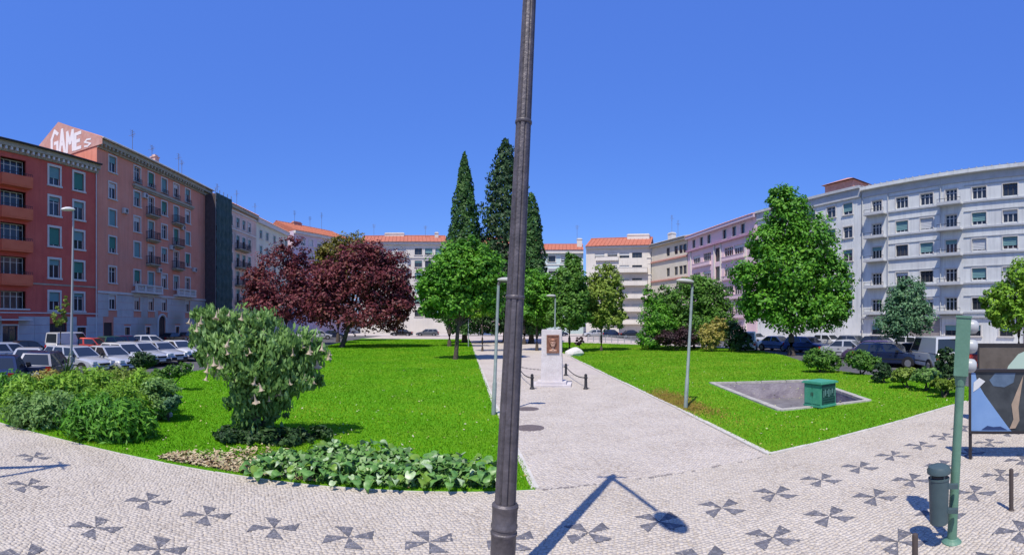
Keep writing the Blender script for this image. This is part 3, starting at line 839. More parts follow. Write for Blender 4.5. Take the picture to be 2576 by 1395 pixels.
# -- right hand row, far to near -----------------------------------------
b = Bld('apartment_building', 'cream corner building with small square windows at the far end of the right hand row', (31.7, 107.0), (35.2, 93.0), 20.3, 12, M_cream)
far_rows(b, (1680, 1700, 1712, 1722), (18.0, 13.6, 9.4, 5.2), 1.3, 1.8, nx=1, frame=M_dkframe)
b.wall(); b.band('cornice', 19.7, 20.3, .7, M_cornice)
for z in (16.2, 11.8, 7.6): b.band('string_course', z, z + .3, .3, M_tile2)
b.gable(M_greyroof, 1.6, .9); chimney(b, 4, 3, 20.6, 1.6, 1.2, 2.0, M_white); antenna(b, 4, 3, 23, 4.0, 1); antenna(b, 6.5, 3, 21, 4.4)
b = Bld('apartment_building', 'rose pink apartment building with glazed loggias on the right hand row', (35.25, 92.8), (37.6, 68.0), 20.0, 12, M_rose)
x0, x1 = b.at(1742), b.at(1866)
for px in (1745, 1764, 1783, 1822, 1846, 1868):
    window(b, b.at(px), 18.3, 1.2, 1.7, 1, M_dkframe, M_trim)
for z in (15.0, 11.6, 8.2, 4.9):
    for px in (1752, 1778): window(b, b.at(px), z, 3.0, 1.7, 4, M_frame, None, M_shutw, random.choice([0, .3]))
    for px in (1832, 1858): window(b, b.at(px), z, 3.0, 1.7, 4, M_frame, None, M_shutw, random.choice([0, .3]))
    window(b, b.at(1805), z, 1.9, 2.5, 2, M_dkframe, None, name='loggia_window')
    for px in (1765, 1845): balcony(b, b.at(px), z - 1.35, 7.4, .35, 'solid', M_rose, .5)
b.wall(); b.band('cornice', 19.5, 20.0, .7, M_lav); b.band('string_course', 16.9, 17.25, .5, mat('mauve_trim', (.42, .25, .33), .9)); b.gable(M_tile2, 1.8, .8)
for px in (1738, 1797, 1813, 1876):
    m_ = MB(); m_.box(b.at(px) - .14, b.at(px) + .14, -.2, .02, .1, 16.9); m_.build('pilaster', M_white, b.t)
b = Bld('apartment_building', 'grey apartment block partly hidden behind the big round tree', (37.7, 67.9), (41.55, 47.3), 20.2, 12, M_grey)
far_rows(b, (1905, 1935, 1965, 2000, 2040, 2090, 2132), (17.7, 14.6, 11.5, 8.4, 5.2), 1.6, 1.5, nx=2, frame=M_frame, trim=M_trim, shut=M_shut)
b.wall(); b.band('cornice', 18.9, 20.2, .25, M_gband); b.band('cornice', 20.0, 20.35, .55, M_gband); b.gable(M_greyroof, .8, .5)
m_ = MB(); m_.box(-2.6, 2.6, -2, 2, 0, 2.0); m_.add([(-3, -2.4, 2), (3, -2.4, 2), (3, 2.4, 2), (-3, 2.4, 2), (0, 0, 3.1)], [(0, 1, 4), (1, 2, 4), (2, 3, 4), (3, 0, 4)])
m_.build('rooftop_house', M_tile2, b.r, (b.at(2085), 4, 20.3))
b = Bld('apartment_building', 'pale grey apartment block with a column of shaded balconies at the right edge', (41.6, 47.1), (47.2, 22.0), 20.0, 12, M_grey)
FR = [17.35, 14.4, 11.45, 8.1, 4.75]
xs_b = [b.at(2205), b.at(2392), b.at(2640)]
xs_w = [b.at(2268), b.at(2330), b.at(2462), b.at(2540), b.at(2740) - .4]
for fi, z in enumerate(FR):
    for i, x in enumerate(xs_b):
        if x > b.L - 1.2: continue
        window(b, x, z, 1.5, 1.5, 3, M_frame, M_trim, M_shut if fi == 2 else None, .3)
        m_ = MB(); m_.box(-1.55, 1.55, -.85, .02, -.14, 0.02); m_.box(-1.5, 1.5, -.8, -.72, .02, .22)
        bo = m_.build('balcony', M_gband, b.t, (x, 0, z - 1.02))
        r2 = MB()
        for q in (.55,): r2.box(-1.5, 1.5, -.80, -.76, q, q + .04)
        for q in (-1.48, -.5, .5, 1.45): r2.box(q, q + .03, -.79, -.76, .2, .55)
        r2.build('railing', M_iron, bo)
    for i, x in enumerate(xs_w):
        if x > b.L - 1.2: continue
        k = (fi * 3 + i * 2) % 5
        window(b, x, z, 1.75, 1.35, 3, M_frame if k != 1 else M_dkframe, M_trim, [M_shutw, None, M_shut, M_shut, M_shutw][k], [.9, 0, .7, .8, .3][k] if fi > 0 else 0, sill=False, tw=.1)
for px in (2205, 2262, 2392, 2450, 2530):
    x = b.at(px)
    if x < b.L - 1: window(b, x, 1.7, 1.6, 1.2, 2, M_dkframe, M_trim, M_shut, .5, name='ground_floor_window')
b.wall()
for z in FR:
    for xa, xc in ((b.at(2233), b.at(2362)), (b.at(2424), b.at(2606))):
        xc = min(xc, b.L)
        b.band('string_course', z - 1.08, z - .88, .16, M_gband, xa, xc); b.band('string_course', z + .88, z + .98, .07, M_gband, xa, xc)
b.band('string_course', 3.15, 3.4, .2, M_gband)
n = 18
for i in range(n):
    for j in range(3):
        xa, xc = b.L * i / n, b.L * (i + 1) / n
        if any(h[0] - .2 < xc and h[1] + .2 > xa and h[2] - .2 < j * 1.08 + .98 and h[3] + .2 > j * 1.08 - .1 for h in b.holes): continue
        m_ = MB(); m_.box(xa + .015, xc - .015, -.07, .02, -.1 + j * 1.08, .95 + j * 1.08); m_.build('cladding_stone', M_ground, b.t)
b.band('cornice', 18.75, 19.6, .12, M_gband); b.band('cornice', 19.6, 20.0, .6, M_grey)
for px in (2168, 2232, 2364): downpipe(b, b.at(px) + .1, M_gband)
b.gable(M_greyroof, .5, .6)
# ------------------------------------------------------------------ vegetation
def unit(v): return v / (np.linalg.norm(v, axis=1, keepdims=True) + 1e-9)
def leaves(pos, nrm, size, aspect=0.55, hang=0.0, jitter=0.35):
    """one folded kite per position"""
    n = len(pos)
    r = unit(rng.normal(size=(n, 3)))
    t = unit(np.cross(nrm, r))
    if hang:
        dn = np.array([0, 0, -1.0]); t = unit(t * (1 - hang) + dn * hang + rng.normal(0, .12, (n, 3)))
    s_ = unit(np.cross(nrm, t)); nn = np.cross(t, s_)
    L = size * rng.uniform(1 - jitter, 1 + jitter, n)[:, None]; W = L * aspect
    v = np.zeros((n, 4, 3))
    v[:, 0] = pos - t * L * .5; v[:, 1] = pos + s_ * W * .5 - nn * L * .06; v[:, 2] = pos + t * L * .5 - nn * L * .12 * (1 if hang else .5); v[:, 3] = pos - s_ * W * .5 - nn * L * .06
    f = np.array([[0, 1, 2], [0, 2, 3]])[None] + (np.arange(n) * 4)[:, None, None]
    return v.reshape(-1, 3), f.reshape(-1, 3)
def crown_points(ells, n, clump=0.16, per=26, shell=(0.55, 1.02), flat=0.75):
    w_ = np.array([e[3] * e[5] + e[4] * e[5] for e in ells]); w_ = w_ / w_.sum()
    nc = max(4, n // per)
    pick = rng.choice(len(ells), nc, p=w_)
    E_ = np.array(ells)[pick]
    d = unit(rng.normal(size=(nc, 3)))
    rad = rng.uniform(shell[0], shell[1], nc)[:, None]
    cc = E_[:, :3] + d * E_[:, 3:6] * rad
    rs = E_[:, 3:6].mean(1)
    k = np.repeat(np.arange(nc), per)
    sz = rng.uniform(.55, 1.4, nc)
    off = rng.normal(0, 1, (len(k), 3)); off /= np.maximum(1, np.linalg.norm(off, axis=1, keepdims=True) / 1.5)
    off[:, 2] *= flat
    p = cc[k] + off * (clump * rs * sz)[k][:, None]
    cen = np.average(np.array(ells)[:, :3], axis=0, weights=w_)
    o = unit(unit(off) * .6 + d[k] * .55 + np.array([0, 0, .55]) + rng.normal(0, .45, (len(k), 3)))
    return p, o
def crown(name, ells, n, size, m, parent, **k):
    lk = {q: k.pop(q) for q in ('aspect', 'hang', 'jitter') if q in k}
    p, o = crown_points(ells, n, **k)
    p[:, 2] = np.maximum(p[:, 2], size * .3)
    v, f = leaves(p, o, size, **lk)
    ob = put(name, np_mesh(name, v, f, m), parent)
    return ob
def pix_ells(px, d, els, zoff=0.0):
    out = []
    for e in els:
        cx, cy, rx, ry = e[:4]
        dep = e[4] if len(e) > 4 else rng.uniform(-.25, .25) * rx * d / FPX
        x = (cx - px) / FPX * d; z = ZH(cy, d)
        r1, r2 = rx / FPX * d, ry / FPX * d
        out.append((x, dep, z, r1, r1 * .95, r2))
    return out
def trunk(parent, m, r0, z1, lean=(0, 0), limbs=(), n=9):
    m_ = MB(); pts = []; rad = []
    for i in range(6):
        t = i / 5; pts.append((lean[0] * t + .05 * r0 * math.sin(7 * t), lean[1] * t, -.1 + (z1 + .1) * t)); rad.append(r0 * (1.25 if i == 0 else 1 - .35 * t))
    m_.tube(pts, rad, n)
    for (tx, ty, tz, s0, r) in limbs:
        a = Vector((lean[0] * s0, lean[1] * s0, z1 * s0)); b_ = Vector((tx, ty, tz)); mid = (a + b_) / 2 + Vector((0, 0, .12 * (b_ - a).length))
        m_.tube([a, a.lerp(mid, .5), mid, b_], [r, r * .8, r * .6, r * .25], 6)
    return m_.build('trunk', m, parent, smooth=True)
M_bark = mat('bark', (0.05, 0.038, 0.030), 0.95, (0.11, 0.09, 0.075), 9, 0.8, 30)
M_barkg = mat('grey_bark', (0.10, 0.09, 0.08), 0.95, (0.18, 0.165, 0.15), 9, 0.8, 30)
def leafm(name, cols, trans=.28, **k): return island_mat(name, cols, 0.55, .45, .8, trans, spec=.3, **k)
L_plum = leafm('plum_leaf', [(0.05, 0.015, 0.020), (0.13, 0.026, 0.036), (0.21, 0.050, 0.058), (0.26, 0.11, 0.075)], .3)
L_plumg = leafm('olive_bronze_leaf', [(0.06, 0.07, 0.012), (0.14, 0.15, 0.02), (0.22, 0.20, 0.03), (0.20, 0.09, 0.03)])
L_green = leafm('fresh_green_leaf', [(0.03, 0.12, 0.010), (0.065, 0.22, 0.014), (0.12, 0.33, 0.022), (0.20, 0.42, 0.04)])
L_mid = leafm('mid_green_leaf', [(0.03, 0.085, 0.014), (0.065, 0.17, 0.020), (0.11, 0.25, 0.03), (0.17, 0.32, 0.05)])
L_dark = leafm('dark_green_leaf', [(0.010, 0.030, 0.012), (0.022, 0.062, 0.018), (0.045, 0.10, 0.025), (0.07, 0.14, 0.04)])
L_cyp = leafm('cypress_leaf', [(0.012, 0.045, 0.014), (0.03, 0.09, 0.02), (0.055, 0.14, 0.026), (0.09, 0.19, 0.035)], .12)
L_cyp2 = leafm('ragged_cypress_leaf', [(0.010, 0.032, 0.014), (0.022, 0.062, 0.022), (0.045, 0.10, 0.030), (0.08, 0.15, 0.045)], .12)
L_olive = leafm('olive_leaf', [(0.08, 0.14, 0.018), (0.15, 0.24, 0.03), (0.23, 0.32, 0.045), (0.30, 0.38, 0.07)])
L_blue = leafm('blue_green_leaf', [(0.045, 0.12, 0.06), (0.08, 0.19, 0.09), (0.13, 0.26, 0.12), (0.19, 0.33, 0.15)])
L_bright = leafm('bright_lime_leaf', [(0.08, 0.20, 0.012), (0.15, 0.32, 0.02), (0.23, 0.42, 0.03), (0.32, 0.50, 0.06)])
L_yellow = leafm('yellow_variegated_leaf', [(0.20, 0.19, 0.03), (0.36, 0.31, 0.06), (0.46, 0.40, 0.13), (0.26, 0.28, 0.05)])
L_purple = leafm('dark_purple_leaf', [(0.020, 0.010, 0.014), (0.04, 0.018, 0.022), (0.06, 0.03, 0.03)], .15)
L_brug = leafm('soft_green_leaf', [(0.07, 0.17, 0.04), (0.15, 0.29, 0.065), (0.24, 0.41, 0.11), (0.35, 0.52, 0.20)], .38)

def tree(name, label, px, d, els, n, size, m, r0=.18, z1=None, lean=(0, 0), bark=None, group=None, limbs=True, cat='tree', **k):
    p = AT(px, d)
    t = thing(name, label, cat, (p.x, p.y, 0), -phi(px), group)
    E_ = pix_ells(px, d, els)
    z1 = z1 or min(e[2] for e in E_)
    lm = []
    if limbs:
        for e in E_: lm.append((e[0], e[1], e[2] + .2 * e[5], random.uniform(.75, 1), r0 * .5))
    trunk(t, bark or M_bark, r0, z1, lean, lm)
    c = crown('crown', E_, n, size, m, t, **k)
    return t
tree('plum_tree', 'purple leaved plum tree in front of the netted scaffold, left of the larger one', 720, 60,
     [(695, 705, 80, 82), (735, 640, 42, 46), (655, 735, 50, 60), (775, 715, 62, 66), (640, 695, 30, 34), (720, 770, 95, 44), (800, 750, 50, 60)], 16000, .38, L_plum, .25, 3.2)
tree('plum_tree', 'large purple leaved plum tree with a short leaning trunk on the left lawn', 858, 50,
     [(905, 700, 95, 82), (965, 700, 75, 85), (835, 735, 55, 75), (905, 640, 62, 36), (1005, 755, 42, 62), (900, 790, 115, 38), (985, 800, 52, 34), (945, 640, 40, 38), (810, 760, 44, 58), (830, 700, 40, 50)], 26000, .34, L_plum, .28, 2.6, (.9, 0))
tree('bronze_tree', 'yellowish bronze tree rising behind the large purple plum tree', 850, 68,
     [(842, 640, 48, 48), (880, 625, 50, 42), (815, 670, 30, 40), (905, 640, 26, 36), (850, 700, 60, 40)], 9000, .42, L_plumg, .25, 5)
tree('linden_tree', 'bright green tree with a leaning trunk on the left lawn near the lamp post', 1145, 33.7,
     [(1140, 690, 68, 62), (1095, 725, 46, 58), (1200, 675, 58, 56), (1225, 735, 48, 50), (1150, 640, 55, 36), (1085, 770, 36, 28), (1150, 760, 60, 34), (1190, 625, 40, 30), (1240, 690, 40, 60), (1075, 720, 34, 50), (1240, 775, 30, 26)], 26000, .26, L_green, .17, 3.0, (.25, 0))
tree('young_tree', 'small light green tree behind the leaning trunk left of the tall lamp post', 1213, 44,
     [(1213, 775, 40, 26), (1190, 788, 25, 16)], 1600, .26, L_bright, .10, 2.0)
tree('linden_tree', 'green tree with a straight dark trunk behind the leaning one', 1130, 52,
     [(1125, 770, 50, 40), (1110, 740, 60, 40), (1160, 740, 50, 40)], 3500, .32, L_mid, .22, 3.5)
def cypress(label, px, d, top, base_hw, m, n, size, ragged=0.0, power=.75):
    p = AT(px, d); t = thing('cypress_tree', label, 'tree', (p.x, p.y, 0), -phi(px))
    H = ZH(top, d); Rm = base_hw / FPX * d
    trunk(t, M_bark, .35, H * .8)
    zt = rng.beta(1.12, 1.55, n); z = 1.2 + (H - 1.2) * zt
    a = rng.uniform(0, 2 * math.pi, n)
    prof = Rm * np.minimum(1, ((1 - zt) / .72)) ** power * (1 - .25 * np.exp(-(zt / .06) ** 2))
    lump = 1 + .10 * np.sin(a * 3 + z * 1.3) + .08 * np.sin(a * 5 - z * 2.1)
    if ragged: lump = lump * (1 + ragged * (np.abs(np.sin(z * 1.9 + np.round(a * 1.6) * 2.2)) ** 3 - .35))
    r = prof * 1.28 * lump * (1 - .40 * rng.random(n) ** 2)
    pos = np.stack([r * np.cos(a), r * np.sin(a), z], -1)
    nr = unit(np.stack([np.cos(a), np.sin(a), np.full(n, .25)], -1) + rng.normal(0, .55, (n, 3)))
    v, f = leaves(pos, nr, size, .5, hang=0)
    put('crown', np_mesh('crown', v, f, m), t)
cypress('slender pointed cypress, leftmost of the three tall dark cypresses', 1168, 62, 380, 44, L_cyp, 17000, .40)
cypress('tallest ragged cypress standing directly behind the tall lamp post', 1271, 64, 348, 60, L_cyp2, 20000, .46, .55, .62)
cypress('shorter round topped cypress showing right of the tall lamp post', 1336, 60, 484, 33, L_cyp, 12000, .40, .1, .5)
tree('young_tree', 'fresh green tree between the tall lamp post and the stone monument', 1350, 45,
     [(1340, 730, 48, 52), (1380, 745, 40, 54), (1330, 775, 46, 32), (1375, 795, 42, 26)], 12000, .29, L_green, .14, 3.2)
tree('linden_tree', 'shaded green tree at the far end of the path left of the monument', 1318, 58,
     [(1320, 760, 50, 46), (1360, 775, 46, 42)], 6000, .34, L_mid, .2, 3.5)
tree('conical_tree', 'cone shaped dark green tree behind the stone monument', 1432, 42,
     [(1438, 662, 22, 32), (1436, 700, 38, 40), (1434, 745, 48, 42), (1430, 790, 54, 38)], 15000, .28, L_mid, .13, 2.2, limbs=False)
tree('locust_tree', 'olive green airy tree right of the cone shaped tree', 1512, 44,
     [(1522, 705, 38, 46), (1512, 750, 46, 48), (1545, 740, 26, 50), (1495, 790, 34, 32), (1550, 792, 30, 24), (1530, 800, 46, 28), (1480, 750, 32, 50)], 14000, .26, L_olive, .12, 2.3)
tree('bushy_tree', 'broad mid green bushy tree behind the right hand park lamp', 1745, 48,
     [(1720, 765, 62, 50), (1785, 755, 52, 52), (1745, 715, 38, 24), (1690, 800, 48, 40), (1810, 800, 46, 52), (1750, 820, 72, 42), (1680, 760, 40, 46), (1765, 725, 50, 36)], 22000, .28, L_mid, .16, 1.8)
def shrub(label, px, d, els, n, size, m, group=None, name='shrub', stems=5, cat='shrub', **k):
    p = AT(px, d); t = thing(name, label, cat, (p.x, p.y, 0.03), -phi(px), group)
    E_ = [(a, b_, max(c - .03, .12), r1, r2, r3) for a, b_, c, r1, r2, r3 in pix_ells(px, d, els)]
    m_ = MB()
    for i in range(stems):
        e = E_[i % len(E_)]
        m_.tube([(random.uniform(-.1, .1), random.uniform(-.1, .1), -.05), (e[0] * .6, e[1] * .6, e[2] * .5), (e[0] + random.uniform(-.3, .3) * e[3], e[1], e[2])], [.03, .02, .01], 5)
    m_.build('stems', M_bark, t)['kind'] = 'stuff'
    crown('foliage', E_, n, size, m, t, **k)
    return t
shrub('light green tall shrub at the left end of the shrubbery on the right lawn', 1648, 46, [(1650, 800, 42, 46), (1632, 748, 20, 32), (1640, 848, 40, 26), (1676, 830, 34, 40)], 11000, .23, L_green)
shrub('low dark purple shrub at the foot of the bushy tree', 1700, 44.5, [(1690, 848, 40, 20), (1725, 846, 32, 26)], 5000, .20, L_purple)
shrub('yellow variegated shrub just right of the park lamp on the lawn', 1790, 43, [(1788, 845, 30, 36), (1805, 830, 24, 34), (1775, 860, 20, 20)], 5000, .20, L_yellow)
shrub('dark green shrub between the yellow shrub and the big round tree', 1850, 43, [(1848, 845, 28, 40), (1872, 860, 22, 24)], 4000, .22, L_dark)
tree('plane_tree', 'big round deep green tree on the right lawn with a dark straight trunk', 1990, 40,
     [(1985, 545, 58, 76), (1930, 615, 52, 58), (2045, 610, 62, 70), (1898, 700, 62, 46), (1990, 680, 90, 80), (2088, 705, 56, 76), (1930, 760, 68, 52), (2070, 780, 66, 48), (1995, 780, 80, 52), (2115, 770, 32, 44), (1960, 500, 30, 36), (1885, 770, 32, 40)],
     40000, .31, L_green, .30, 2.6, per=34, clump=.2)
tree('small_tree', 'small blue green tree with a thin trunk in front of the grey block', 2255, 30,
     [(2275, 770, 58, 58), (2290, 735, 40, 42), (2258, 812, 58, 36), (2315, 800, 36, 44)], 14000, .17, L_blue, .09, 2.2)
tree('plane_tree', 'lime green tree behind the advertising panels at the right edge', 2562, 26,
     [(2545, 745, 52, 62), (2515, 790, 32, 34), (2590, 700, 60, 60), (2560, 800, 58, 40), (2620, 760, 56, 66), (2500, 770, 34, 50)], 14000, .20, L_bright, .12, 2.4)
tree('street_tree', 'thin yellowing street tree in front of the red building beside the left lamp', 152, 34,
     [(150, 795, 22, 24), (166, 758, 10, 20), (140, 810, 16, 12)], 900, .18, L_olive, .05, 2.0)
# right hand shrubs along the parked cars
GS = 'low shrubs along the right edge of the lawn'
shrub('round green shrub on the lawn edge in front of the blue parked car', 2065, 25, [(2065, 902, 42, 26), (2048, 900, 28, 24), (2092, 912, 26, 20)], 5200, .13, L_mid, GS)
shrub('spreading green shrub in front of the silver parked car', 2165, 24, [(2160, 905, 36, 24), (2190, 915, 30, 20)], 4200, .13, L_mid, GS)
shrub('dark rounded shrub right of the spreading one on the lawn edge', 2222, 20.6, [(2220, 932, 26, 22), (2208, 945, 18, 14)], 2400, .11, L_dark, GS)
shrub('pale leafy clump low to the ground left of the white parked van', 2280, 19, [(2278, 940, 36, 16), (2260, 948, 24, 13)], 2200, .15, L_olive, GS)
shrub('pale leafy clump low to the ground in front of the white parked van', 2330, 18.3, [(2330, 942, 38, 17), (2355, 950, 26, 15)], 2400, .15, L_brug, GS)
shrub('tall dark shrub behind the green signal pole', 2378, 17.2, [(2378, 910, 24, 40), (2395, 945, 26, 26)], 3200, .13, L_dark, GS)
shrub('large leaved clump with drooping pale leaves at the foot of the tall dark shrub', 2372, 16.6, [(2366, 965, 24, 12), (2395, 968, 16, 12)], 420, .28, L_olive, GS)
# left hand shrubbery
GL = 'mixed shrubs in the bed on the far left'
LS = [('leafy green shrub at the pavement edge, nearest the left border', 70, 13.4, [(70, 1010, 40, 40), (40, 1030, 30, 30)], 4200, .11, L_bright),
      ('shrub with yellow and orange tips in front of the parked dark hatchback', 118, 16.5, [(115, 975, 40, 26), (140, 965, 26, 20)], 3000, .11, L_yellow),
      ('low dark shrub behind the yellow tipped one beside the dark blue car', 52, 18, [(52, 968, 34, 18)], 1800, .11, L_dark),
      ('leafy green shrub filling the gap between the edge shrubs at the left', 25, 15.2, [(20, 1000, 44, 40), (60, 985, 34, 28)], 4000, .12, L_green),
      ('lime shrub with long leaves in the heart of the left bed', 165, 13.4, [(160, 1000, 48, 38), (200, 1010, 40, 30)], 4200, .13, L_bright),
      ('pale green shrub at the right end of the left bed', 408, 12.9, [(400, 995, 30, 30), (385, 1020, 30, 30)], 3000, .10, L_brug),
      ('lime green shrub in the middle of the left bed', 215, 14.8, [(205, 985, 50, 34), (240, 975, 40, 28)], 4600, .11, L_bright),
      ('yellow green shrub with upright shoots at the back of the left bed', 305, 16.4, [(290, 965, 50, 26), (335, 968, 36, 24)], 4200, .11, L_olive),
      ('tall leafy shrub beside the little blue green ball tree', 372, 13.8, [(362, 990, 40, 36), (392, 1005, 28, 28)], 3800, .11, L_bright),
      ('dense dark green shrub closest to the pavement in the left bed', 275, 11.0, [(262, 1058, 66, 40), (320, 1070, 42, 36), (225, 1050, 40, 34), (350, 1085, 30, 24)], 7500, .11, L_green),
      ('grey green shrub at the pavement edge left of the densest one', 120, 12.0, [(110, 1040, 52, 30), (155, 1030, 34, 28), (60, 1040, 36, 26)], 5000, .10, L_brug),
      ('bright green shrub in the gap behind the densest one', 300, 12.6, [(300, 1015, 46, 30), (340, 1025, 34, 26)], 3600, .10, L_bright)]
LS = [(lb, px, d, [(a, b_ - .08 * ry, rx * 1.3, ry * 1.28) for a, b_, rx, ry in els], int(n * 1.8), sz * 1.0, m) for lb, px, d, els, n, sz, m in LS]
for lb, px, d, els, n, sz, m in LS: shrub(lb, px, d, els, n, sz * (1.5 if m in (L_bright, L_green, L_olive) else 1.15), m, GL, hang=.0, aspect=.27 if m in (L_bright, L_green, L_olive) else .4, jitter=.5, shell=(.45, 1.2), clump=.24)
shrub('round clipped bush in front of the silver estate car', 360, 20.5, [(360, 905, 34, 20)], 3200, .10, L_dark)
shrub('low hedge running from the round bush to the flowering shrub', 430, 18.5, [(400, 940, 22, 16), (430, 935, 24, 18), (462, 925, 24, 18)], 3600, .10, L_mid)
# spiky yucca-like plant in the left bed
p = AT(168, 15.6); t = thing('spiky_plant', 'dark green spiky fan leaved plant rising from the left bed', 'plant', (p.x, p.y, .03))
sm = []
for j in range(4):
    m_ = MB(); L = .75 + .1 * j
    pts = [(0, 0), (L * .4, .10), (L * .8, .06), (L, -.06)]
    vs = []
    for (x, z) in pts: wd = .035 * (1 - x / L) + .004; vs += [(x, -wd, z), (x, wd, z)]
    m_.add(vs, [(0, 1, 3, 2), (2, 3, 5, 4), (4, 5, 7, 6)]); sm.append(m_.mesh('leaf', L_dark))
m_ = MB(); m_.tube([(0, 0, -.05), (0, 0, .75)], [.06, .04], 7); m_.build('stem', M_bark, t)
for i in range(70):
    o = put('leaf', sm[i % 4], t, (0, 0, .55 + .2 * random.random())); o.rotation_euler = (0, -R(random.uniform(-15, 80)), random.uniform(0, 6.28))
# little ball tree
p = G(424, 1062); d_ = p.length
t = thing('ball_tree', 'small blue green ball shaped tree on a short stem beside the left bed', 'tree', (p.x, p.y, .03), -phi(424))
trunk(t, M_bark, .035, .35, (-.02, 0), [(-.15, 0, .55, .9, .02), (.15, 0, .55, .9, .02)], 6)
crown('crown', [(-.02, 0, .50, .31, .3, .24), (-.16, 0, .42, .2, .2, .16), (.14, .05, .55, .2, .2, .18)], 3200, .07, L_blue, t)
m_ = MB(); m_.lathe([(.05, 0), (.12, .03), (.13, .10), (.08, .16), (.02, .18)], 8, sy=.8); r_ = m_.build('stone', mat('white_stone', (.55, .53, .5), .9), None, (p.x - .35, p.y + .4, .03))
tag(r_, 'small white stone on the grass just left of the ball shaped tree', 'stone')

# -- flowering angel's trumpet shrub -------------------------------------
D_b = 10.95; pb = AT(650, D_b)
t = thing('flowering_shrub', 'large drooping shrub with hanging pale trumpet flowers at the front of the left lawn', 'shrub', (pb.x, pb.y, .03), -phi(650))
EB = pix_ells(650, D_b, [(548, 838, 56, 46, .1), (620, 845, 66, 50, 0), (695, 868, 68, 48, 0), (755, 905, 56, 44, .1), (585, 892, 76, 52, -.3), (660, 930, 78, 66, -.35), (735, 945, 58, 46, -.1), (640, 1000, 62, 60, 0), (690, 1025, 40, 40, .1), (605, 1010, 38, 56, .1), (520, 880, 34, 50, .1), (788, 945, 28, 46, .1), (740, 970, 34, 34, -.1), (515, 795, 36, 28, 0), (640, 1070, 66, 36, .1), (690, 975, 54, 50, -.2), (510, 850, 44, 46, 0), (770, 880, 56, 44, 0), (600, 810, 60, 34, 0), (555, 805, 46, 34, 0), (650, 815, 60, 34, .1)])
M_bstem = mat('grey_green_stem', (0.08, 0.075, 0.05), .9, (.14, .13, .09), 9)
for i in range(9):
    e = EB[i]; m_ = MB(); a = random.uniform(0, 6.28)
    m_.tube([(.16 * math.cos(a), .16 * math.sin(a), -.05), (e[0] * .4, e[1] * .4, e[2] * .45), (e[0] * .8, e[1] * .8, e[2] * .8), (e[0], e[1], e[2])], [.045, .035, .028, .012], 6)
    m_.build('stem', M_bstem, t)
p, o = crown_points(EB, 22000, .20, 24, (.3, 1.04))
p[:, 2] = np.maximum(p[:, 2], .12)
v, f = leaves(p, o, .14, .42, hang=.55)
put('foliage', np_mesh('foliage', v, f, L_brug), t)['kind'] = 'stuff'
lm_ = []
for j in range(5):
    m_ = MB(); L = .16 + .016 * j; W = .030 + .005 * j
    vs = [(0, 0, 0)]; 
    for (q, wd, dr) in ((.2, .7, .0), (.5, 1, -.02), (.8, .6, -.07)): vs += [(L * q, -W * wd, dr - .012), (L * q, 0, dr), (L * q, W * wd, dr - .012)]
    vs.append((L, 0, -.13))
    m_.add(vs, [(0, 1, 2), (0, 2, 3), (1, 4, 5, 2), (2, 5, 6, 3), (4, 7, 8, 5), (5, 8, 9, 6), (7, 10, 8), (8, 10, 9)])
    lm_.append(m_.mesh('leaf', island_mat('big_soft_leaf', [(0.11, 0.22, 0.06), (0.20, 0.35, 0.10), (0.34, 0.50, 0.20)], .5, .8, 14, .2, spec=.35)))
cp, _ = crown_points(EB, 2600, .2, 10, (.82, 1.05))
front = cp[:, 1] < .35
cp = cp[front]
for i in range(290):
    q = cp[rng.integers(len(cp))]
    ob = put('leaf', lm_[i % 5], t, (q[0], q[1] - .05, max(q[2], .2)))
    ob.rotation_euler = (random.uniform(-.4, .4), R(random.uniform(25, 80)), random.uniform(0, 6.28))
M_trump = island_mat('cream_trumpet', [(0.46, 0.42, 0.28), (0.56, 0.48, 0.36), (0.55, 0.40, 0.30)], .6, .2, 3, .3)
m_ = MB(); n_ = 10
prof = [(.012, 0), (.014, -.07), (.024, -.14), (.04, -.19), (.075, -.235), (.095, -.235)]
vs = []; fs = []
for i, (r, z) in enumerate(prof):
    for k in range(n_):
        a = 2 * math.pi * k / n_; rr = r * (1 + (.16 if i > 3 and k % 2 else 0)); vs.append((rr * math.cos(a), rr * math.sin(a), z + (.02 if i == 5 and k % 2 == 0 else 0)))
for i in range(len(prof) - 1):
    for k in range(n_): fs.append((i * n_ + k, i * n_ + (k + 1) % n_, (i + 1) * n_ + (k + 1) % n_, (i + 1) * n_ + k))
m_.add(vs, fs); fm = m_.mesh('flower', M_trump, True)
for i in range(110):
    q = cp[rng.integers(len(cp))]
    if q[2] < .9: continue
    ob = put('flower', fm, t, (q[0] * 1.02, q[1] - .12, q[2] + .05)); ob.rotation_euler = (random.uniform(-.35, .35), random.uniform(-.35, .35), random.uniform(0, 6)); s_ = random.uniform(.5, .85); ob.scale = (s_, s_, s_)

shrub('low dark leafy undergrowth at the foot of the drooping flowering shrub', 650, 10.4, [(575, 1095, 46, 20), (640, 1108, 56, 20), (715, 1098, 60, 22), (790, 1092, 50, 18)], 4200, .10, L_dark)
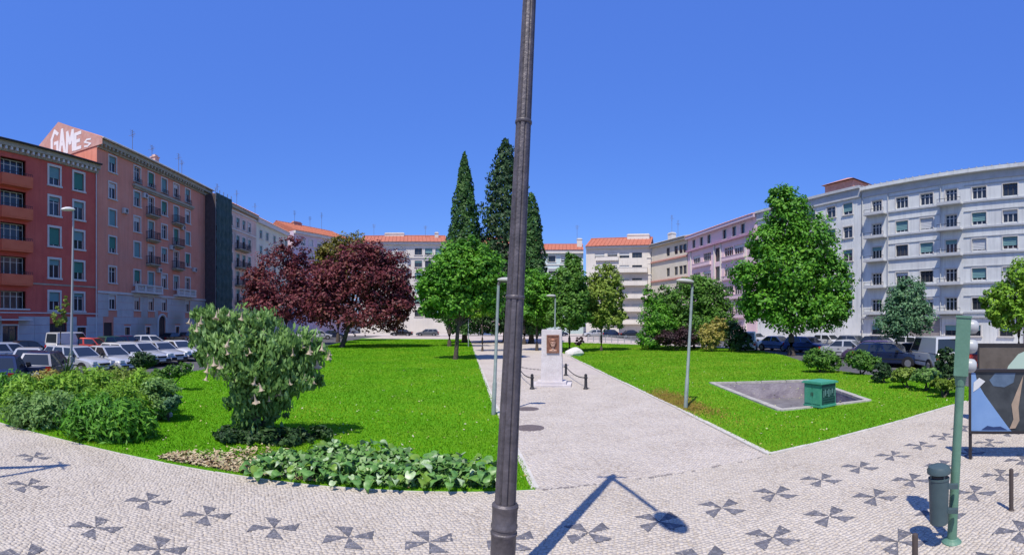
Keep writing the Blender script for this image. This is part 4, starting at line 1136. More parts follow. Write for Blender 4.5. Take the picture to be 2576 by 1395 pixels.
# -- broad leaved bed along the pavement edge -------------------------------
bed = [(.02, 7.62), (-4.4, 7.02), (-5.6, 6.88), (-5.0, 7.5), (-4.2, 7.75), (-3.3, 8.5), (-2.7, 8.75), (-1.6, 8.3), (-.3, 7.85)]
m_ = MB(); m_.prism(bed, 0.0, .036); struct('flower_bed_soil', m_, M_soil)
M_big = [island_mat('broad_leaf_' + c, cols, .42, .85, 9, .15, spec=.5) for c, cols in
         (('green', [(0.05, 0.14, 0.03), (0.09, 0.22, 0.04), (0.15, 0.31, 0.07)]), ('pale', [(0.22, 0.34, 0.14), (0.33, 0.46, 0.22), (0.44, 0.54, 0.32)]), ('yellow', [(0.10, 0.22, 0.02), (0.18, 0.30, 0.03)]))]
bl = []
for j in range(6):
    m_ = MB(); L = .24 + .025 * (j % 3); W = L * .40
    sec = ((0.0, .35, .0), (.15, .95, .02), (.45, 1.0, .05), (.75, .72, .03), (1.0, .06, -.05))
    vs = []
    for (q, wd, h) in sec:
        cu = .05 * (1 if j % 2 else -.3)
        wv = random.uniform(.9, 1.1)
        vs += [(L * q - .03, -W * wd * wv, h + cu * wd), (L * q, 0, h), (L * q - .03, W * wd / wv, h + cu * wd)]
    fs = []
    for i in range(4): fs += [(i * 3, i * 3 + 3, i * 3 + 4, i * 3 + 1), (i * 3 + 1, i * 3 + 4, i * 3 + 5, i * 3 + 2)]
    m_.add(vs, fs)
    for mm in range(3): bl.append(m_.mesh('leaf', M_big[mm], True))
stm = MB(); stm.tube([(0, 0, 0), (.04, 0, .12), (.02, 0, .24)], .008, 4); stm = stm.mesh('stem', M_big[0])
def bed_depth(x):  # back edge of the leaf mass
    return np.interp(x, [-4.3, -3.6, -2.8, -2.2, -1.5, -.8, -.2], [7.6, 8.3, 9.0, 8.7, 8.35, 8.3, 7.9])
ORD = ['first', 'second', 'third', 'fourth', 'fifth', 'sixth', 'seventh', 'eighth']
rows = [('front', [(-.42 - .53 * i, 7.72 + (-.42 - .53 * i) * .135) for i in range(8)]), ('back', [(-.75 - .62 * i, bed_depth(-.75 - .62 * i) - .22) for i in range(5)])]
for rn, pts in rows:
    for ci, (x, y) in enumerate(pts):
        lb = f'broad leaved plant {"at the pavement edge" if rn == "front" else "at the lawn side of the bed"}, {ORD[ci]} from the tall lamp post'
        t = thing('leafy_plant', lb, 'plant', (x + random.uniform(-.08, .08), y + random.uniform(-.05, .08), .036), random.uniform(0, 6.28), 'broad leaved plants in the front bed')
        put('stem', stm, t)
        hgt = random.uniform(.20, .36)
        for i in range(23):
            a = i * 2.4 + random.uniform(-.3, .3); rr = .05 + .34 * math.sqrt((i + .5) / 23); z = hgt * (1.15 - .55 * rr / .39) * random.uniform(.7, 1.15)
            k = random.random(); mi = 0 if k < .58 else (1 if k < .86 else 2)
            ob = put('leaf', bl[random.randrange(6) * 3 + mi], t, (rr * math.cos(a), rr * math.sin(a) * .8, z)); s_ = random.uniform(.40, .80); ob.scale = (s_, s_, s_)
            ob.rotation_euler = (random.uniform(-.5, .5), R(random.uniform(-25, 50)), a)
# smaller leaves that fill the bed
n = 5200
x = rng.uniform(-4.25, -.15, n); y0 = 7.60 + x * .135; y = y0 + (bed_depth(x) - y0) * rng.random(n)
edge = np.minimum(1, np.minimum((y - y0) / .18, (bed_depth(x) - y) / .25 + .25))
z = .04 + .34 * np.clip(edge, .1, 1) * rng.random(n) ** .7 * (.75 + .35 * np.sin(x * 4.1) * np.sin(y * 5))
nr = unit(np.stack([rng.normal(0, .5, n), rng.normal(-.25, .5, n), np.full(n, .8)], -1))
v, f = leaves(np.stack([x, y, z], -1), nr, .13, .75)
gc = put('ground_cover', np_mesh('ground_cover', v, f, island_mat('bed_leaf', [(0.03, 0.09, 0.02), (0.07, 0.18, 0.03), (0.13, 0.28, 0.05), (0.26, 0.40, 0.15)], .45, .3, 3, .15, spec=.4)))
gc['kind'] = 'stuff'; gc['label'] = 'dense small leaves filling the bed along the pavement'
# dry leaves below the flowering shrub
n = 2600
tt = rng.random(n); px_ = 470 + 300 * tt; 
x = rng.uniform(-6.1, -3.2, n); y0 = 7.52 + (x) * .115; y = y0 + np.abs(rng.normal(0, .50, n)) * np.clip(1.5 - np.abs(x + 4.75) * .8, .15, 1.5)
z = .045 + .05 * rng.random(n)
v, f = leaves(np.stack([x, y, z], -1), unit(np.stack([rng.normal(0, .45, n), rng.normal(0, .45, n), np.ones(n)], -1)), .10, .5)
dl = put('dry_leaves', np_mesh('dry_leaves', v, f, island_mat('dry_leaf', [(0.18, 0.12, 0.06), (0.36, 0.27, 0.15), (0.52, 0.43, 0.29), (0.20, 0.28, 0.06)], .8, .3, 3)))
dl['kind'] = 'stuff'; dl['label'] = 'dry fallen leaves along the pavement below the flowering shrub'

# -- grass blades ------------------------------------
def blades(poly, n, m, dmax, holes=()):
    b_ = np.array(poly); lo, hi = b_.min(0), b_.max(0)
    # denser close to the viewer: sample in polar form
    az = rng.uniform(-1.1, 1.1, n); d = 6.5 + (dmax - 6.5) * rng.random(n) ** 1.6
    p = np.stack([d * np.sin(az), d * np.cos(az)], -1); k = inside(p, poly)
    for h in holes: k &= ~inside(p, h)
    p = p[k]; d = d[k]; n = len(p)
    h = rng.uniform(.018, .045, n) * (1 + .015 * d); wd = .0035 + .0009 * d
    a = rng.uniform(0, 6.28, n); ln = rng.normal(0, .35, (n, 2)) * h[:, None]
    v = np.zeros((n, 3, 3))
    v[:, 0, 0] = p[:, 0] - np.cos(a) * wd; v[:, 0, 1] = p[:, 1] - np.sin(a) * wd; v[:, 1, 0] = p[:, 0] + np.cos(a) * wd; v[:, 1, 1] = p[:, 1] + np.sin(a) * wd
    v[:, :2, 2] = .028; v[:, 2, 0] = p[:, 0] + ln[:, 0]; v[:, 2, 1] = p[:, 1] + ln[:, 1]; v[:, 2, 2] = .03 + h
    return np_mesh('grass', v.reshape(-1, 3), np.arange(n * 3).reshape(-1, 3), m)
M_gr = island_mat('grass_blade', [(0.095, 0.27, 0.006), (0.145, 0.36, 0.008), (0.21, 0.43, 0.012), (0.33, 0.44, 0.03)], .6, .58, .28, .3, spec=.15)
M_gr2 = island_mat('yellower_grass_blade', [(0.11, 0.26, 0.008), (0.16, 0.34, 0.012), (0.23, 0.40, 0.018), (0.36, 0.42, 0.05)], .6, .58, .28, .3, spec=.15)
for poly, m, n, lb, hl in ((left_lawn, M_gr, 420000, 'vivid green mown grass left of the path', [bed]), (right_lawn, M_gr2, 420000, 'mown grass right of the path round the sunken pit', [[(8.0, 19.1), (7.2, 11.8), (10.9, 11.5), (12.6, 17.8)]])):
    g = put('grass', blades(poly, n + 230000, m, 72, hl)); g['kind'] = 'stuff'; g['label'] = lb

# fallen leaves and little flower heads on the lawns
for poly, lb in ((left_lawn, 'scattered fallen leaves on the left lawn'), (right_lawn, 'scattered fallen leaves on the right lawn')):
    n = 2600; az = rng.uniform(-1.1, 1.1, n); d = 7 + 30 * rng.random(n) ** 1.4
    q = np.stack([d * np.sin(az), d * np.cos(az)], -1); q = q[inside(q, poly)]; n = len(q)
    v, f = leaves(np.concatenate([q, np.full((n, 1), .07)], 1) + rng.normal(0, .008, (n, 3)), unit(np.stack([rng.normal(0, .4, n), rng.normal(0, .4, n), np.ones(n)], -1)), .06, .6)
    o = put('fallen_leaves', np_mesh('fallen_leaves', v, f, island_mat('fallen_leaf', [(0.20, 0.15, 0.05), (0.36, 0.33, 0.10), (0.48, 0.46, 0.32), (0.26, 0.36, 0.06)], .8, .2, 3)))
    o['kind'] = 'stuff'; o['label'] = lb

# dry worn grass round the foot of the park lamp, along the path edge
n = 9000; c0_ = np.array(G(1690, 1012)[:2]); t_ = rng.normal(0, 1, (n, 2)) * np.array([.30, 1.15]); q = c0_ + t_ + np.array([[.12, 0]]) * np.abs(t_[:, 1:2]); q = q[inside(q, right_lawn)]; n = len(q)
v = np.zeros((n, 3, 3)); a = rng.uniform(0, 6.28, n); h = rng.uniform(.03, .065, n)
v[:, 0, :2] = q - np.stack([np.cos(a), np.sin(a)], -1) * .018; v[:, 1, :2] = q + np.stack([np.cos(a), np.sin(a)], -1) * .018; v[:, :2, 2] = .028
v[:, 2, :2] = q + rng.normal(0, .03, (n, 2)); v[:, 2, 2] = .03 + h
o = put('dry_grass', np_mesh('dry_grass', v.reshape(-1, 3), np.arange(n * 3).reshape(-1, 3), island_mat('dry_grass_blade', [(0.26, 0.17, 0.04), (0.34, 0.24, 0.06), (0.28, 0.30, 0.03)], .8, .4, 2, .2)))
o['kind'] = 'stuff'; o['label'] = 'dry yellow brown grass round the foot of the right hand park lamp'
# ------------------------------------------------------------------ sunken pit with its rim and the green cabinet
M_pit = mat('mottled_pit_wall', (0.24, 0.21, 0.235), .95, (0.36, 0.325, 0.345), 2.5, .6, 14, col3=(0.12, 0.10, 0.14), scale3=1.6, f3=.7)
M_pitf = mat('pit_floor', (0.13, 0.12, 0.125), .95, (0.19, 0.18, 0.18), 2.0, .4, 30)
m_ = MB(); m_.prism(pit, -.80, -.68); pf = struct('pit_floor', m_, M_pitf)
k = len(pit)
M_rim2 = mat('weathered_rim_stone', (0.30, 0.285, 0.255), .95, (0.43, 0.41, 0.37), 4, .5, 20)
cx_ = sum(p[0] for p in pit) / 4; cy_ = sum(p[1] for p in pit) / 4
for i in range(k):
    a, b_ = Vector(pit[i]), Vector(pit[(i + 1) % k]); d = (b_ - a).normalized(); nin = Vector((cx_, cy_)) - (a + b_) / 2; nin -= d * nin.dot(d); nin.normalize()
    L = (b_ - a).length
    m_ = MB(); q = [a - d * 0, b_, b_ + nin * .14, a + nin * .14]
    m_.prism([tuple(p) for p in q], -.7, -.0 - .004 * i); m_.build('pit_wall', M_pit, pf)
    n = max(2, int(L / .9))
    for j in range(n):
        s0, s1 = a + d * (L * j / n + .012), a + d * (L * (j + 1) / n - .012)
        m_ = MB(); z = .075 + random.uniform(-.008, .008); q = [s0 - nin * .07, s1 - nin * .07, s1 + nin * .145, s0 + nin * .145]
        m_.prism([tuple(p) for p in q], -.02, z - .012); q2 = [p * .97 + (s0 + s1) / 2 * .03 for p in q]; m_.prism([tuple(p) for p in q2], z - .012, z)
        m_.build('rim_stone', M_rim2, pf)
M_cab = mat('green_paint', (0.05, 0.26, 0.17), .5, (0.075, 0.32, 0.21), 5)
M_cabshade = mat('shaded_green_paint', (0.008, 0.05, 0.045), .5, (0.025, 0.085, 0.075), 8)  # darker green puts the shade of the cabinet's right side into its paint
pc = G(2062, 1024); t = thing('cabinet', 'green metal cabinet standing at the front rim of the sunken pit', 'cabinet', (pc.x, pc.y, .06), -phi(2062) - R(42))
m_ = MB(); m_.box(-.36, .36, -.36, .36, 0, .06); m_.box(-.34, .34, -.34, .34, .06, .70); m_.build('body', M_cab, t)
m_ = MB(); m_.box(-.40, .40, -.40, .40, .70, .74); m_.box(-.37, .37, -.37, .37, .74, .765); m_.build('lid', M_cab, t)
m_ = MB(); m_.box(.34, .355, -.30, .30, .10, .67)
for i in range(6): m_.box(.355, .366, -.26, .26, .16 + i * .075, .19 + i * .075)
m_.build('shaded_vent_panel', M_cabshade, t)
for q in (-.165, .165):
    m_ = MB(); m_.box(q - .15, q + .15, -.355, -.34, .10, .67); dd = m_.build('door', M_cab, t)
    m_ = MB(); m_.box(q * .2 - .012, q * .2 + .012, -.37, -.355, .34, .44); m_.build('handle', M_iron, dd)
m_ = MB()
for q in range(7): m_.box(.358, .368, -.25 + q * .08 - .02 * (q % 2), -.22 + q * .08, .3 + .05 * (q % 3), .5 + .04 * (q % 2))
m_.build('scribble', mat('pale_scribble', (.10, .20, .19), .8), t)['kind'] = 'stuff'

# ------------------------------------------------------------------ lamps
M_iron2 = mat('dark_painted_iron', (0.070, 0.064, 0.070), .5, (0.125, 0.112, 0.122), 9, .25, 30, metal=.3, spec=.4)
pb_ = Vector((-.106, 4.67, 0)); LEAN = R(2.75)
t = thing('street_lamp', 'tall dark fluted iron lamp post in the foreground rising out of the picture', 'street lamp', pb_)
t.rotation_euler = (R(-1.0), LEAN, 0)
HP = 5.95
def fluted(m_, segs, n=8, sub=5):
    vs = []; fs = []; N = n * sub
    for z, r, fl in segs:
        for k in range(N):
            a = 2 * math.pi * k / N; ph = (k % sub) / sub
            rr = r * (1 - fl * (1 if k % sub == 0 else .12 * abs(ph - .5)))
            vs.append((rr * math.cos(a + .28), rr * math.sin(a + .28), z))
    for i in range(len(segs) - 1):
        for k in range(N): fs.append((i * N + k, i * N + (k + 1) % N, (i + 1) * N + (k + 1) % N, (i + 1) * N + k))
    fs.append(tuple(range((len(segs) - 1) * N, len(segs) * N)))
    m_.add(vs, fs)
m_ = MB(); fluted(m_, [(.80, .104, .16), (1.6, .098, .16), (2.6, .089, .16), (3.6, .081, .16), (4.8, .073, .16), (HP, .064, .16)]); m_.build('shaft', M_iron2, t, smooth=True)
m_ = MB(); m_.lathe([(.19, -.05), (.19, .10), (.16, .14), (.135, .2), (.122, .3), (.122, .55), (.130, .56), (.130, .58), (.120, .59), (.120, .615), (.130, .625), (.130, .65), (.122, .66), (.124, .80), (.130, .815), (.130, .84), (.112, .86)], 28); m_.build('base', M_iron2, t, smooth=True)
for z, r in ((2.83, .090), (4.55, .077)):
    m_ = MB(); m_.lathe([(r, z), (r + .006, z + .008), (r + .006, z + .03), (r, z + .038)], 24); m_.build('ring', M_iron2, t, smooth=True)
m_ = MB(); m_.lathe([(.075, HP - .1), (.085, HP - .05), (.085, HP + .05), (.05, HP + .09), (.03, HP + .16), (.045, HP + .2), (.02, HP + .25)], 14); m_.build('finial', M_iron2, t)
m_ = MB(); m_.tube([(-.24, .06, HP), (.24, -.06, HP)], .025, 8); m_.build('cross_bar', M_iron2, t)
ad = Vector((.17, -1, 0)).normalized()
m_ = MB(); m_.tube([(0, 0, HP - .02), ad * .8 + Vector((0, 0, HP + .06)), ad * 1.65 + Vector((0, 0, HP + .08))], [.045, .04, .034], 8); m_.build('arm', M_iron2, t)
m_ = MB(); hc = ad * 2.05 + Vector((0, 0, HP + .05))
m_.lathe([(.02, .12), (.12, .10), (.19, .03), (.2, -.02), (.16, -.10), (.06, -.14), (.01, -.145)][::-1], 18, (0, 0, 0), .85, 1.9)
h_ = m_.build('lamp_head', mat('grey_lamp_shell', (.30, .31, .32), .5), t, hc, math.atan2(ad.y, ad.x) + math.pi / 2, True)
m_ = MB(); m_.lathe([(.03, -.20), (.10, -.17), (.15, -.10), (.15, -.095)], 14, (0, 0, 0), .8, 1.6); m_.build('lamp_glass', mat('lamp_glass', (.6, .62, .6), .2), h_, smooth=True)
# bolts on the base flange
# unseen twin added past the left border to throw a shadow on the pavement
t2 = copy_tree(t); t2.location = (-8.52, 2.08, 0); t2.rotation_euler = (0, 0, R(-12))
t2['label'] = 'unseen dark fluted lamp post added past the left border for its shadow on the pavement'
t['group'] = t2['group'] = 'tall fluted lamp posts'
# park lamps
M_galv = mat('grey_green_pole_paint', (0.20, 0.25, 0.23), .55, (0.27, 0.32, 0.30), 6, metal=.2)
M_head = mat('pale_lamp_head', (.42, .42, .38), .5)
def park_lamp(p, h, lab, lean, turn, z0=.03, name='park_lamp'):
    t = thing(name, lab, 'park lamp', (p.x, p.y, z0), turn, 'park lamps in the garden')
    t.rotation_euler = (0, lean, 0) if turn == 0 else (0, -lean, turn)
    m_ = MB(); m_.tube([(0, 0, -.05), (0, 0, .9), (0, 0, .92), (0, 0, h - .12)], [.062, .060, .048, .040], 10); m_.build('pole', M_galv, t, smooth=True)
    m_ = MB(); m_.box(-.013, .013, -.066, -.055, .35, .62); m_.build('access_door', M_galv, t)
    m_ = MB(); m_.tube([(0, 0, h - .14), (-.02, 0, h - .03), (-.12, 0, h + .02)], [.042, .045, .04], 8); m_.build('bracket', M_dkframe, t, smooth=True)
    m_ = MB(); m_.lathe([(.05, -.045), (.17, -.04), (.21, -.01), (.20, .03), (.12, .065), (.02, .075)], 18, (0, 0, 0), 1.35, .75); hd = m_.build('lamp_head', M_head, t, (-.24, 0, h + .02), 0, True)
    m_ = MB(); m_.lathe([(.03, -.085), (.12, -.075), (.16, -.045), (.16, -.04)], 16, (0, 0, 0), 1.25, .7); m_.build('lamp_glass', M_dkframe, hd, smooth=True)
    return t
pl_ = G(1724, 1030); park_lamp(pl_, 3.78, 'park lamp with a flat head on the right lawn next to the path', R(3.4), 0)
pl_ = G(1241, 1045); park_lamp(pl_, 3.75, 'park lamp pole seen close against the left side of the tall lamp post', R(2.2), math.pi)
pl_ = AT(1394, 27.5); park_lamp(pl_, 4.1, 'slim park lamp rising behind the stone monument', R(.8), 0, 0)
pl_ = G(1178, 872); park_lamp(pl_, 4.0, 'distant park lamp at the lawn corner left of the tall lamp post', R(0), 0)
# left street lamp
p = AT(178, 21.8); t = thing('street_lamp', 'slim grey street lamp with a small flat head beside the parked cars on the left', 'street lamp', (p.x, p.y, -.12))
t.rotation_euler = (0, R(.9), -phi(178))
HL = ZH(535, 21.8) + .12
m_ = MB(); m_.tube([(0, 0, 0), (0, 0, 1.2), (0, 0, 1.22), (0, 0, HL)], [.085, .08, .062, .045], 10); m_.build('pole', mat('pale_grey_pole', (.36, .37, .37), .5, metal=.2), t, smooth=True)
m_ = MB(); m_.tube([(0, 0, HL - .05), (-.05, 0, HL + .1), (-.22, 0, HL + .14)], .035, 8); m_.build('bracket', M_galv, t)
m_ = MB(); m_.lathe([(.04, -.05), (.2, -.04), (.26, 0), (.22, .06), (.1, .11), (.02, .12)], 16, (0, 0, 0), 1.3, .7); m_.build('lamp_head', mat('white_lamp_head', (.6, .6, .58), .45), t, (-.25, 0, HL + .14), 0, True)

# ------------------------------------------------------------------ monument, bollards, chains
M_mon = mat('pale_monument_stone', (0.50, 0.46, 0.45), .9, (0.62, 0.58, 0.57), 2.2, .35, 22, col3=(0.40, 0.37, 0.40), scale3=.9, f3=.6)
M_bronze = mat('bronze', (0.20, 0.085, 0.055), .5, (0.30, 0.15, 0.10), 8, .3, 30, metal=.35)
M_bronzel = mat('pale_bronze', (0.42, 0.25, 0.18), .5, (0.50, 0.31, 0.23), 9, metal=.25)
dm_ = 20.0; p = AT(1388, dm_); t = thing('monument', 'pale stone stele with a square bronze portrait relief standing on the path', 'monument', (p.x, p.y, 0), -phi(1388) + R(-4))
m_ = MB(); m_.box(-.80, .80, -.62, .62, -.05, .09); m_.build('step', M_mon, t)
m_ = MB(); m_.box(-.60, .60, -.45, .45, .09, .20); m_.build('plinth', M_mon, t)
m_ = MB()
m_.add([(-.44, -.27, .2), (.44, -.27, .2), (.44, .27, .2), (-.44, .27, .2), (-.42, -.24, 1.25), (.42, -.24, 1.25), (.42, .25, 1.25), (-.42, .25, 1.25)], [(0, 1, 5, 4), (1, 2, 6, 5), (2, 3, 7, 6), (3, 0, 4, 7)])
m_.build('lower_block', M_mon, t)
m_ = MB(); m_.box(-.415, .415, -.235, .245, 1.256, 2.28); m_.box(-.40, .40, -.22, .23, 2.28, 2.32); m_.build('upper_block', M_mon, t)
m_ = MB(); m_.box(-.20, .31, -.262, -.23, 1.36, 2.10); pq = m_.build('plaque', M_bronze, t)
m_ = MB(); m_.box(-.20, .31, -.285, -.262, 2.04, 2.10); m_.box(-.20, .31, -.285, -.262, 1.36, 1.42); m_.box(-.20, -.15, -.285, -.262, 1.42, 2.04); m_.box(.26, .31, -.285, -.262, 1.42, 2.04); m_.build('plaque_border', M_bronze, pq)
# relief head in three-quarter view
m_ = MB()
def blob(c, r, n=12, rings=7):
    vs = []; fs = []
    for i in range(rings + 1):
        th = math.pi * i / rings
        for k in range(n):
            a = 2 * math.pi * k / n; vs.append((c[0] + r[0] * math.sin(th) * math.cos(a), c[1] + r[1] * math.sin(th) * math.sin(a), c[2] + r[2] * math.cos(th)))
    for i in range(rings):
        for k in range(n): fs.append((i * n + k, (i + 1) * n + k, (i + 1) * n + (k + 1) % n, i * n + (k + 1) % n))
    m_.add(vs, fs)
blob((.06, -.27, 1.76), (.125, .075, .165)); blob((.06, -.30, 1.66), (.085, .05, .07)); blob((.055, -.345, 1.75), (.022, .03, .045)); blob((.06, -.27, 1.50), (.07, .04, .10)); blob((.06, -.265, 1.45), (.18, .04, .055))
m_.build('portrait_head', M_bronzel, pq, smooth=True)
m_ = MB(); blob((.06, -.265, 1.87), (.14, .085, .085)); blob((-.06, -.265, 1.77), (.04, .06, .11)); blob((.175, -.265, 1.77), (.03, .06, .11)); blob((.01, -.338, 1.785), (.028, .01, .01)); blob((.105, -.338, 1.785), (.028, .01, .01)); blob((.06, -.335, 1.665), (.04, .012, .008))
m_.build('hair', M_bronze, pq, smooth=True)
GBO = 'iron bollards round the monument'
def bollard(p, lab):
    t = thing('bollard', lab, 'bollard', (p.x, p.y, 0), 0, GBO)
    m_ = MB(); m_.lathe([(.10, -.03), (.10, .05), (.075, .07), (.062, .12), (.055, .42), (.075, .44), (.075, .48), (.05, .50), (.06, .53), (.055, .58), (.02, .61)], 12); m_.build('post', M_iron, t, smooth=True)
    m_ = MB(); m_.lathe([(.058, .44), (.085, .445), (.085, .46), (.058, .465)], 12); m_.build('collar', M_iron, t)
    return t
bp = [G(1338, 979), G(1473, 979), G(1423, 945), G(1303, 945)]
for q, lb in zip(bp, ('iron bollard in front of the monument on its left', 'iron bollard in front of the monument on its right', 'iron bollard behind the monument on its right', 'iron bollard behind the monument beside the tall lamp post')): bollard(q, lb)
for (i, j), lb in zip(((0, 3), (1, 2), (3, 2)), ('sagging chain between the two bollards left of the monument', 'sagging chain between the two bollards right of the monument', 'sagging chain behind the monument between its rear bollards')):
    a, b_ = bp[i], bp[j]; n = int((b_ - a).length / .09)
    t = thing('chain', lb, 'chain', (a.x, a.y, 0))
    lk = MB(); lk.tube([(-.05, 0, 0), (-.03, 0, .018), (.03, 0, .018), (.05, 0, 0), (.03, 0, -.018), (-.03, 0, -.018), (-.05, 0, 0)], .009, 4, False); lk = lk.mesh('chain_link', M_iron)
    for s_ in range(n):
        u = (s_ + .5) / n; q = (b_ - a) * u; sag = .46 - .75 * (u - u * u) * .8
        o = put('link', lk, t, (q.x, q.y, sag)); o.rotation_euler = (R(90) * (s_ % 2), math.atan(.6 * (1 - 2 * u) / (b_ - a).length) * 1.0, math.atan2((b_ - a).y, (b_ - a).x))
# manhole covers
M_cast = mat('cast_iron_cover', (0.11, 0.09, 0.088), .7, (0.17, 0.14, 0.135), 20, .4, 60)
for (px, py, r, lb) in ((1332, 1077, .36, 'larger round iron manhole cover on the path nearer the lamp post'), (1327, 1029, .34, 'smaller looking round iron cover farther along the path')):
    p = G(px, py); t = thing('manhole_cover', lb, 'manhole cover', (p.x, p.y, 0.0))
    m_ = MB(); m_.lathe([(r, -.02), (r, .018), (r - .04, .02)], 28); m_.build('frame', M_cast, t)
    m_ = MB(); m_.lathe([(r - .055, .012), (r - .055, .024), (r - .07, .026)], 28); cv = m_.build('cover', M_cast, t)
    for i in range(4):
        m_ = MB(); m_.box(-r * .55, r * .55, -.02 + (i - 1.5) * r * .34, .02 + (i - 1.5) * r * .34, .026, .032); m_.build('rib', M_cast, cv)
# white rock and dark bush beside it
p = AT(1442, 37.5); m_ = MB(); blob((0, 0, .22), (.75, .45, .42), 11, 6)
m_.v = [(x + .09 * math.sin(7 * z + 3 * y), y + .07 * math.sin(5 * x), max(z * (1 + .18 * math.sin(4 * x + 2 * y)), -.05)) for x, y, z in m_.v]
r_ = m_.build('boulder', mat('white_rock', (.50, .48, .44), .95, (.62, .60, .56), 3, .6, 12), None, (p.x, p.y, 0)); tag(r_, 'white boulder lying on the grass edge right of the monument', 'boulder')
shrub('small dark bush right behind the white boulder', 1458, 39, [(1458, 858, 14, 12)], 500, .16, L_purple)

# ------------------------------------------------------------------ right foreground: signal pole, bin, panels, posts
M_gpole = mat('sage_green_paint', (0.085, 0.185, 0.13), .5, (0.115, 0.23, 0.165), 4, .1, 30, spec=.4)
p = Vector((AT(2393, 5.72).x, AT(2393, 5.72).y, 0)); t = thing('signal_pole', 'sage green signal pole with a tall narrow head on the pavement at the right', 'signal pole', p, -phi(2393))
t.rotation_euler = (0, R(3.1), -phi(2393))
m_ = MB(); m_.tube([(0, 0, 0), (0, 0, .05), (0, 0, .06), (0, 0, 2.0)], [.075, .07, .058, .052], 16); m_.build('pole', M_gpole, t, smooth=True)
m_ = MB(); m_.lathe([(.12, -.02), (.12, .02), (.09, .045), (.07, .05)], 20); m_.build('base_plate', M_gpole, t)
m_ = MB(); m_.box(-.085, .085, -.09, .09, 1.98, 2.66); m_.box(-.095, .095, -.10, .10, 2.66, 2.685); m_.build('signal_head', M_gpole, t)
m_ = MB(); m_.tube([(0, 0, 1.86), (0, 0, 1.98)], [.06, .075], 12); m_.build('collar', M_gpole, t)
for z in (2.10, 2.33, 2.56):
    m_ = MB(); m_.lathe([(.085, 0), (.085, .03), (.075, .07), (.045, .095), (.01, .10)], 14); o = m_.build('lens', mat('frosted_white_lens', (.36, .38, .39), .35), t, (.085, 0, z), 0, True); o.rotation_euler = (0, R(90), 0)
M_bin = mat('slate_green_plastic', (0.045, 0.075, 0.085), .5, (0.06, 0.095, 0.105), 6, spec=.4)
pbn = AT(2361, 5.55); t = thing('litter_bin', 'dark slate green litter bin with a domed lid hung on the signal pole', 'litter bin', (pbn.x, pbn.y, .30), -phi(2361))
m_ = MB(); m_.lathe([(.095, 0), (.105, .01), (.118, .50), (.124, .505), (.124, .525), (.11, .53)], 20); m_.build('body', M_bin, t, smooth=True)
m_ = MB(); m_.lathe([(.10, .50), (.10, .56)], 16); m_.build('opening', M_iron, t)
for a in range(4):
    m_ = MB(); q = a * math.pi / 2 + .6; m_.tube([(.105 * math.cos(q), .105 * math.sin(q), .5), (.105 * math.cos(q), .105 * math.sin(q), .6)], .012, 6); m_.build('strut', M_bin, t)
m_ = MB(); m_.lathe([(.13, .575), (.138, .58), (.138, .62), (.12, .655), (.07, .675), (.01, .68)], 20); m_.build('lid', M_bin, t, smooth=True)
for z in (.12, .40):
    m_ = MB(); m_.box(.09, .22, -.03, .03, z, z + .05); m_.build('bracket', M_bin, t)

M_pframe = mat('dark_panel_frame', (0.030, 0.027, 0.030), .5)
M_pbk = mat('poster_dark', (0.030, 0.036, 0.042), .35, (0.065, 0.075, 0.082), 2.5)
M_pbl = mat('poster_blue', (0.15, 0.27, 0.50), .35, (0.20, 0.33, 0.56), 1.5)
M_pwh = mat('poster_white', (.60, .62, .62), .35)
M_ptan = mat('poster_tan', (.40, .30, .22), .35, (.30, .24, .18), 5)
M_pgr = mat('poster_pale_green', (.42, .55, .46), .35)
M_por = mat('poster_orange', (.50, .22, .06), .35)
M_pbr = mat('poster_brown', (.10, .085, .07), .35, (.14, .12, .10), 3)
def panel(lab, px, d, z0, z1, wd, yaw, art, legs, t_=.10):
    p = AT(px, d); t = thing('advertising_panel', lab, 'billboard', (p.x, p.y, 0), yaw)
    f = .05
    m_ = MB(); m_.box(0, wd, -t_ / 2, t_ / 2, z0, z0 + f); m_.box(0, wd, -t_ / 2, t_ / 2, z1 - f, z1); m_.box(0, f, -t_ / 2, t_ / 2, z0 + f, z1 - f); m_.box(wd - f, wd, -t_ / 2, t_ / 2, z0 + f, z1 - f); m_.build('frame', M_pframe, t)
    m_ = MB(); m_.box(f, wd - f, -.02, .03, z0 + f, z1 - f); pn = m_.build('poster', art[0], t)
    for i, (nm, m, poly) in enumerate(art[1:]):
        y = -.0225 - .0025 * i; mm = MB(); pts = [(f + (wd - 2 * f) * u, z0 + f + (z1 - z0 - 2 * f) * v) for u, v in poly]
        tr = tessellate_polygon([[Vector((a, b_, 0)) for a, b_ in pts]])
        mm.add([(a, y, b_) for a, b_ in pts], [tuple(q) for q in tr]); mm.build(nm, m, pn)
    for x in legs:
        m_ = MB(); m_.box(x, x + .06, -.03, .03, -.02, z0); m_.build('leg', M_pframe, t)
    return t
yaw1 = -phi(2575) + R(8)
panel('low dark framed advertising panel with a blue and black poster by the signal pole', 2436, 9.2, .50, 1.72, 2.0, -phi(2520), [M_pbk,
    ('blue_print', M_pbl, [(.0, .0), (.40, .0), (.37, .06), (.24, .36), (.13, .62), (.06, .82), (.04, .98), (0, 1)]), ('grey_blue_print', mat('poster_grey_blue', (.07, .11, .17), .35, (.12, .18, .26), 3), [(.18, .86), (.24, .98), (.44, .98), (.42, .82), (.33, .74), (.22, .76)]), ('dark_blue_print', mat('poster_dark_blue', (.025, .05, .14), .35), [(.10, .02), (.16, .09), (.22, .07), (.29, .08), (.36, .02)]),
    ('white_print', M_pwh, [(.02, .66), (.07, .72), (.14, .84), (.08, .90), (.025, .82)]), ('tan_print', M_ptan, [(.38, .04), (.42, .20), (.40, .45), (.46, .70), (.52, .95), (.49, .62), (.47, .40), (.48, .18), (.44, .05)])], (.0, 1.9))
